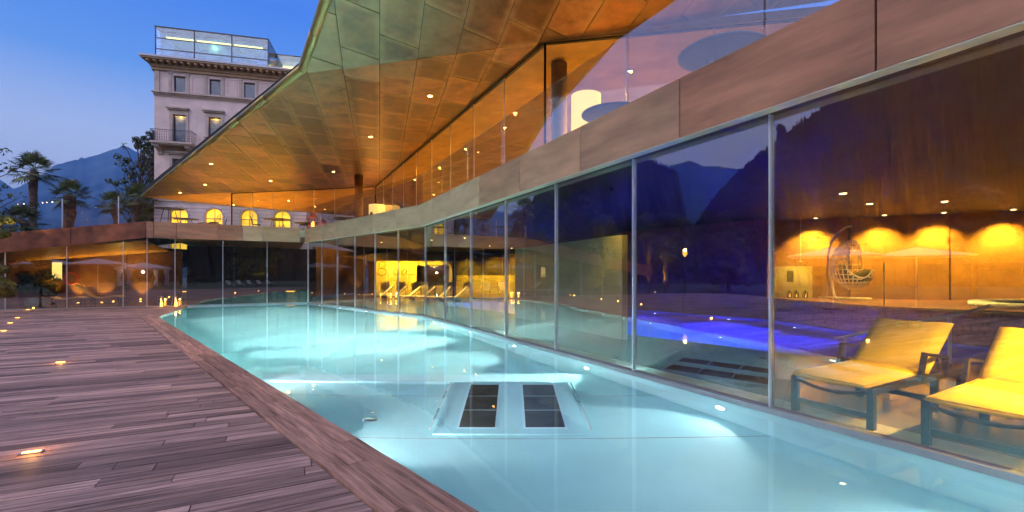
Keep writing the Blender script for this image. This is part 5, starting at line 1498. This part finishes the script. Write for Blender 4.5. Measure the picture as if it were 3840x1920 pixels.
def fan_palm(name, label, x, y, z, h, cr, seed=1, trunk=.15, nf=26, mt='palm_leaf', group='fan palms above the sloping roof'):
    rng = random.Random(seed); t = thing(name, label, 'palm tree', (x, y, z), group)
    tp = [(x + rng.uniform(-.04, .04) * i, y, z - .3 + (h + .3) * i / 6) for i in range(7)]
    tk = MB(); pth = smooth_path(tp, 6)
    tk.tube(pth, [trunk * (1.0 + .28 * rng.uniform(-1, 1) * .35 + .25 * i / len(pth)) for i in range(len(pth))], 10).build('trunk', 'palm_trunk', t)
    top = Vector(pth[-1]); m = MB()
    for i in range(nf):
        a = i * 2.399 + rng.uniform(-.2, .2); el = R(75) - R(125) * (i / nf) + rng.uniform(-.15, .15)
        d = Vector((math.cos(a) * math.cos(el), math.sin(a) * math.cos(el), math.sin(el)))
        pl_ = cr * rng.uniform(.42, .58); tip = top + d * pl_ + Vector((0, 0, -.05 * pl_ * (i / nf)))
        m.tube([top, top + d * pl_ * .5, tip], [.02, .015, .01], 4, caps=False)
        side = d.cross(Vector((0, 0, 1)))
        if side.length < .05: side = Vector((1, 0, 0))
        side.normalize(); up = side.cross(d)
        nb = 15; fl_ = cr * rng.uniform(.45, .58)
        for k in range(nb):
            b = R(-105) + R(210) * k / (nb - 1)
            v = d * math.cos(b) + side * math.sin(b); v = (v + up * .12 * math.cos(b * 2)).normalized()
            L_ = fl_ * (1 - .22 * abs(b) / R(105)); w = L_ * .065
            per = v.cross(up).normalized() * w
            mid = tip + v * L_ * .55; end = tip + v * L_ + Vector((0, 0, -L_ * rng.uniform(.08, .3)))
            bb = len(m.v)
            m.add([tip, mid - per, end, mid + per], [(0, 1, 2, 3)])
    m.build('fronds', mt, t)
    return t
def D(u, v, Y): return ((u - 1288) / 1145 * Y, Y, 1.5 + (693 - v) / 1145 * Y)
# palms above the sloping roof
def palm_at(lab, u, vtop, Y, cr, zb, seed, **k):
    x, y, zt_ = D(u, vtop, Y); fan_palm('fan_palm', lab, x, y, zb, zt_ - zb, cr, seed, **k)
palm_at('tallest fan palm above the rusty sloping fascia at the left', 84, 430, 33, 1.6, 2.6, 1, trunk=.2)
palm_at('stout fan palm right of the tallest one above the sloping fascia', 172, 492, 31, 1.35, 3.0, 2, trunk=.27)
palm_at('small dark fan palm left of the hotel', 291, 512, 38, 1.35, 3.2, 3)
palm_at('slender fan palm nearest the canopy tip', 343, 498, 42, 1.6, 3.2, 4, trunk=.16)
palm_at('short stemless fan palm below the tallest palm', 62, 555, 28, 1.3, 3.0, 5)
palm_at('low fan palm half hidden by the hotel corner', 380, 548, 44, 1.2, 4.0, 6)
def agave(lab, u, v, Y, r):
    x, y, z = D(u, v, Y); t = thing('agave', lab, 'plant', (x, y, z - .3)); m = MB()
    for k in range(26):
        a = k * 2.4; el = R(20 + 60 * (k / 26)); d = Vector((math.cos(a) * math.cos(el), math.sin(a) * math.cos(el), math.sin(el))); s = d.cross(Vector((0, 0, 1))).normalized() * r * .07
        o = Vector((x, y, z - .25)); m.add([o - s, o + s, o + d * r], [(0, 1, 2)])
    m.build('leaves', 'leaf_lit', t)
agave('small spiky agave on the planted roof edge', 142, 583, 24, .55)
# grasses along the planted roof edge
g = MB(); rg = random.Random(9)
for i in range(5200):
    k = rg.uniform(3.6, 9.2); d = rg.uniform(.15, 2.4); p = off(S3(k), NC, -d); z0 = 3.99 - max(0, (k - 3.55)) * .31
    h = rg.uniform(.05, .22); a = rg.uniform(0, 6.28)
    g.add([(p[0] - .008, p[1], z0 - .02), (p[0] + .008, p[1], z0 - .02), (p[0] + math.cos(a) * h * .5, p[1] + math.sin(a) * h * .5, z0 + h)], [(0, 1, 2)])
tag(g.build('roof_grass', 'grass'), 'short wispy grass growing along the planted roof edge', 'grass', kind='stuff')
# garden balustrade of glass beyond the planted roof
gb = thing('garden_balustrade', 'frameless glass balustrade in the garden before the hazy mountain', 'balustrade', D(157, 570, 29))
pts = [D(157, 500, 29.0), D(298, 494, 31.5), D(386, 490, 34.0)]
for i in range(2):
    a, b = pts[i], pts[i + 1]; z0 = 3.3
    dd_ = (b[0] - a[0], b[1] - a[1]); L_ = math.hypot(*dd_); n_ = (dd_[1] / L_, -dd_[0] / L_)
    MB().prism(quad_slab(lerp(a, b, .003), lerp(a, b, .997), n_, 0, .015), z0, lambda x, y: a[2]).build('pane', 'glass_clear', gb)
for p in pts[:2]: MB().box((p[0], p[1], (3.2 + p[2]) / 2), (.022, .022, (p[2] - 3.2) / 2)).build('post', 'white_paint', gb)
gt = MB().add([(-70, 24, 2.2), (-22, 27.6, 3.2), (-16, 60, 3.6), (-80, 90, 2.5)], [(0, 1, 2, 3)]).build('garden_terrace', 'grass'); tag(gt, kind='structure')
# leafy trees
x, y, z = D(352, 500, 47)
tree('leafy_tree', 'airy leafy tree growing at the left corner of the hotel', x, y, 3, 12.6, 2.8, 2600, .15, 'leaf_mid', 21, .2, .3, 90, 'trees beside the hotel', cr=(.08, .17))
x, y, z = D(385, 430, 54)
tree('leafy_tree', 'dense tree partly hidden behind the hotel corner', x, y, 3, 15.5, 2.5, 4200, .16, 'leaf_mid', 22, .2, .25, 110, 'trees beside the hotel', cr=(.1, .2))
x, y, z = D(-125, 470, 24)
tree('leafy_tree', 'tree reaching in from the left edge with drooping leafy twigs', x, y, 0, 9.0, 3.6, 1700, .11, 'leaf_mid', 23, .16, .4, 90, 'trees at the left edge', cr=(.05, .12))
x, y = -20.5, 17.6
tree('shrub', 'yellow lit rounded shrub at the left edge', x, y, 0, 4.7, 1.05, 6000, .09, 'leaf_lit', 24, .06, .1, 22, 'trees at the left edge', 'shrub')
t = thing('garden_spot', 'small spot lamp under the yellow lit shrub at the left edge', 'spot lamp', (x + .7, y - 1.6, 0))
MB().lathe((x + .7, y - 1.6, 0.003), [(.05, 0), (.06, .1), (.04, .12)], 10).build('housing', 'black_metal', t)
light('SPOT', 'garden_spot_light', (x + .7, y - 1.6, .2), 420, (1, .7, .12), t, target=(x, y, 3.4), angle=90)
# pot plant and candle lanterns before the far glass
px, py = -22.1, 21.2
t = thing('potted_plant', 'dark leafy shrub in a pale round pot behind the far glass', 'potted plant', (px, py, 0))
MB().lathe((px, py, 0.003), [(.26, 0), (.38, .1), (.43, .28), (.40, .42), (.42, .46), (.36, .46), (.33, .4), (0, .4)], 24).build('pot', 'ceramic_pot', t)
rg = random.Random(31)
leafcloud(1500, [((px + rg.uniform(-.4, .4), py + rg.uniform(-.3, .3), rg.uniform(.7, 1.55)), rg.uniform(.2, .36)) for _ in range(14)], .1, rg).build('foliage', 'leaf_dark', t)
m = MB()
for k in range(6): m.tube([(px, py, .42), (px + rg.uniform(-.3, .3), py + rg.uniform(-.2, .2), 1.2)], [.02, .008], 5)
m.build('stems', 'bark', t)
for i, (u, Y, lab) in enumerate(((437, 21.6, 'left one of the clear candle lanterns at the far pool corner'),)):
    pass
def glass_lantern(lab, x, y, h=.5):
    t = thing('candle_lantern', lab, 'lantern', (x, y, 0), 'candle lanterns on the deck')
    w = .13
    for sx in (-1, 1):
        for sy in (-1, 1): MB().bar((x + sx * w, y + sy * w, .006), (x + sx * w * .72, y + sy * w * .72, h), .016, .016).build('post', 'steel', t)
    MB().box((x, y, .016), (w, w, .01)).build('base', 'steel', t); MB().box((x, y, h + .006), (w * .72, w * .72, .006)).build('top_frame', 'steel', t)
    MB().lathe((x, y, .028), [(.05, 0), (.05, .18), (.01, .2), (.012, .24), (0, .29)], 12).build('candle', 'candle', t)
    light('POINT', 'candle_light', (x, y, .3), 6, (1, .42, .06), t, radius=.03)
glass_lantern('left candle lantern of the pair at the far corner of the pool deck', -16.75, 21.75)
glass_lantern('right candle lantern of the pair at the far corner of the pool deck', -16.2, 21.95)

# ================================================================== GARDEN LEFT OF AND BEHIND THE CAMERA (seen mirrored in the glass)
rg = random.Random(40)
def umbrella(lab, x, y, w=3.3, zt_=2.75):
    t = thing('parasol', lab, 'parasol', (x, y, 0), 'white parasols on the lawn')
    n = 4; h = w / 2; vs = [(x, y, zt_)] + [(x + sx * h, y + sy * h, zt_ - .42) for sx, sy in ((-1, -1), (1, -1), (1, 1), (-1, 1))] + [(x, y, zt_ - .03)] + [(x + sx * h, y + sy * h, zt_ - .45) for sx, sy in ((-1, -1), (1, -1), (1, 1), (-1, 1))]
    MB().add(vs, [(0, 1, 2), (0, 2, 3), (0, 3, 4), (0, 4, 1), (5, 7, 6), (5, 8, 7), (5, 9, 8), (5, 6, 9), (1, 6, 7, 2), (2, 7, 8, 3), (3, 8, 9, 4), (4, 9, 6, 1)]).build('canopy', 'canvas', t)
    MB().tube([(x, y, 0.0), (x, y, zt_)], .03, 8).build('pole', 'white_paint', t)
    MB().box((x, y, .04), (.35, .35, .04)).build('base', 'lounger_frame', t)
umbrella('white square parasol beside the deck left of the camera', -15.7, 4.4)
umbrella('white square parasol next to the other one left of the camera', -17.9, 1.4)
specs = [(-52, 22, 9.5, 3.6, 'leaf_dark'), (-50, 15, 8.5, 3.4, 'leaf_dark'), (-46, 29, 9, 3.4, 'leaf_mid'), (-55, 4, 10, 3.8, 'leaf_dark'), (-48, -6, 9, 3.6, 'leaf_dark'), (-40, -18, 10, 4, 'leaf_dark'), (-26, -32, 11, 4.4, 'leaf_dark'), (-13, -40, 12, 4.5, 'leaf_dark'), (1, -38, 11, 4.5, 'leaf_dark'), (13, -34, 10, 4.2, 'leaf_mid'), (-36, 12, 5.2, 2.4, 'leaf_mid')]
where = ['north', 'second', 'third', 'fourth', 'fifth', 'sixth', 'seventh', 'eighth', 'ninth', 'tenth', 'small']
for i, (x, y, h, r_, mt_) in enumerate(specs):
    tree('garden_tree', 'dark broad garden tree mirrored in the glass, %s tree of the row round the lawn' % where[i], x, y, -.1, h, r_, 5200, .24, mt_, 50 + i, .22, .18, 40, 'trees round the lawn')
fan_palm('fan_palm', 'lit fan palm mirrored in the middle panes, the taller of two', -31.0, 17.6, 0, 5.6, 1.7, 81, group='lit palms on the lawn')
fan_palm('fan_palm', 'lit fan palm mirrored in the middle panes, the shorter of two', -30.6, 16.0, 0, 3.6, 1.5, 82, group='lit palms on the lawn')
for i, (x, y) in enumerate(((-29.6, 16.6), (-44.5, 16.5), (-41, 24), (-47, 3), (3, -33), (11.5, -29), (-9, -35))):  # all past the palm lamp are added to brighten the mirrored trees
    t = thing('garden_spot', 'ground spot lamp lighting the lawn trees, %s' % ['below the two lit palms', 'added below the broad trees', 'added nearer the hotel', 'added beside the cypress', 'added behind the camera in the middle', 'added behind the camera at the right', 'added behind the gazebo'][i], 'spot lamp', (x, y, 0), 'garden spot lamps')
    MB().lathe((x, y, -.05), [(.07, 0), (.08, .12), (.05, .14)], 10).build('housing', 'black_metal', t)
    MB().lathe((x, y, .085), [(.045, 0), (.045, .012), (0, .012)], 10).build('lens', 'bulb_warm', t)
    light('SPOT', 'garden_spot_light', (x, y, .2), (900, 1600, 1100, 700, 500, 500, 400)[i], (1, .68, .16), t, target=(x - 1.5, y + .3, 4) if i < 4 else (x, y - 2, 4), angle=90)
# cypress
t = thing('cypress', 'tall slim dark cypress mirrored in the long glass wall', 'tree', (-44, 8.6, 0))
rg = random.Random(70); cs = []
for i in range(60):
    q = i / 60; a = rg.uniform(0, 6.28); r_ = 1.25 * math.sin(math.pi * min(1, .12 + q * .88)) ** .6 * rg.uniform(.2, .8)
    cs.append(((-44 + math.cos(a) * r_, 8.6 + math.sin(a) * r_, .6 + q * 16), .75 * (1.05 - q * .7)))
leafcloud(9000, cs, .2, rg, 1.5).build('crown', 'leaf_dark', t)
MB().tube([(-44, 8.6, -.2), (-44, 8.6, 14)], [.22, .04], 8).build('trunk', 'bark', t)
# gazebo with white curtains
gz = thing('gazebo', 'white gazebo with tied curtains mirrored in the far glass', 'gazebo', (-4.3, -28.4, 0))
gx, gy, gw = -4.3, -28.4, 2.2
vs = [(gx, gy, 3.3)] + [(gx + sx * (gw + .3), gy + sy * (gw + .3), 2.55) for sx, sy in ((-1, -1), (1, -1), (1, 1), (-1, 1))] + [(gx + sx * (gw + .3), gy + sy * (gw + .3), 2.3) for sx, sy in ((-1, -1), (1, -1), (1, 1), (-1, 1))]
MB().add(vs, [(0, 1, 2), (0, 2, 3), (0, 3, 4), (0, 4, 1), (1, 5, 6, 2), (2, 6, 7, 3), (3, 7, 8, 4), (4, 8, 5, 1)]).build('roof', 'canvas', gz)
for sx in (-1, 1):
    for sy in (-1, 1):
        MB().box((gx + sx * gw, gy + sy * gw, 1.15), (.05, .05, 1.2)).build('post', 'white_paint', gz)
        MB().lathe((gx + sx * gw * .92, gy + sy * gw * .92, 0), [(.28, .05), (.25, .5), (.1, 1.1), (.24, 1.7), (.33, 2.3)], 12).build('curtain', 'canvas', gz)
light('POINT', 'added_gazebo_light', (gx, gy, 2.0), 150, (1, .9, .85), gz, radius=.15)  # unseen lamp added so the mirrored gazebo shows brighter
MB().lathe((gx, gy, 2.05), [(0, 0), (.12, .06), (.12, .2), (0, .26)], 12).build('lamp', 'shade_warm', gz)
MB().tube([(gx, gy, 2.3), (gx, gy, 3.25)], .008, 5).build('lamp_cord', 'black_metal', gz)
for i in range(5):
    lo = dup(sl, (3.5 + i * 1.5, -19.5 - i * .3, -.085), R(175), 'pale sun lounger on the lawn behind the camera, %s of five' % ['first', 'second', 'third', 'fourth', 'fifth'][i], 'loungers on the lawn')
hg = thing('hedge', 'long clipped dark hedge along the far side of the lawn', 'hedge', (-20, -25, 0))
rg = random.Random(90)
leafcloud(5000, [((-38 + i * 1.0, -33 - i * .12, rg.uniform(.4, 1.3)), .8) for i in range(56)], .16, rg).build('foliage', 'leaf_dark', hg)
# garden lamp posts
for i, (x, y) in enumerate(((-27, 13.5), (-30, 8.0))):
    t = thing('garden_lamp', 'slim garden lamp post with a glowing cup head, %s' % ['added nearer the hotel', 'nearer the camera'][i], 'lamp post', (x, y, 0), 'garden lamp posts')
    MB().tube([(x, y, 0), (x, y, 2.9)], .035, 8).build('post', 'black_metal', t)
    MB().lathe((x, y, 2.9), [(.04, 0), (.2, .3), (.2, .34), (.03, .34)], 14).build('head', 'led_amber', t)
    light('POINT', 'garden_lamp_light', (x, y, 3.4), 60, (1, .62, .15), t, radius=.1)
# town lights under the mountain
for i, (u, v) in enumerate(((131, 508), (96, 512), (107, 510), (118, 509), (45, 514), (60, 513), (75, 512))):
    x, y, z = D(u, v, 1100)
    t = thing('street_light', 'tiny distant town light under the mountain, %s' % ['the brightest one', 'right of the tall palm', 'second right of the tall palm', 'third right of the tall palm', 'first from the left', 'second from the left', 'third from the left'][i], 'street light', (x, y, z), 'town lights')
    MB().lathe((x, y, z), [(0, -1), (1.6 if i == 0 else .8, 0), (0, 1)], 8).build('lamp', 'town_light', t)

# ================================================================== AIR
hb = MB().box((0, 0, 479), (12500, 12500, 482)).build('haze', 'dark_gap')
hb.data.materials.clear()
hm = bpy.data.materials.new('haze_air'); hm.use_nodes = True; hn = hm.node_tree
for n in list(hn.nodes): hn.nodes.remove(n)
ho = hn.nodes.new('ShaderNodeOutputMaterial'); hv = hn.nodes.new('ShaderNodeVolumePrincipled')
hv.inputs['Color'].default_value = (0.2, 0.47, 1.0, 1); hv.inputs['Density'].default_value = 0.0002
hn.links.new(hv.outputs[0], ho.inputs['Volume'])
hb.data.materials.append(hm); tag(hb, 'thin blue evening haze filling the valley', 'haze', kind='stuff')
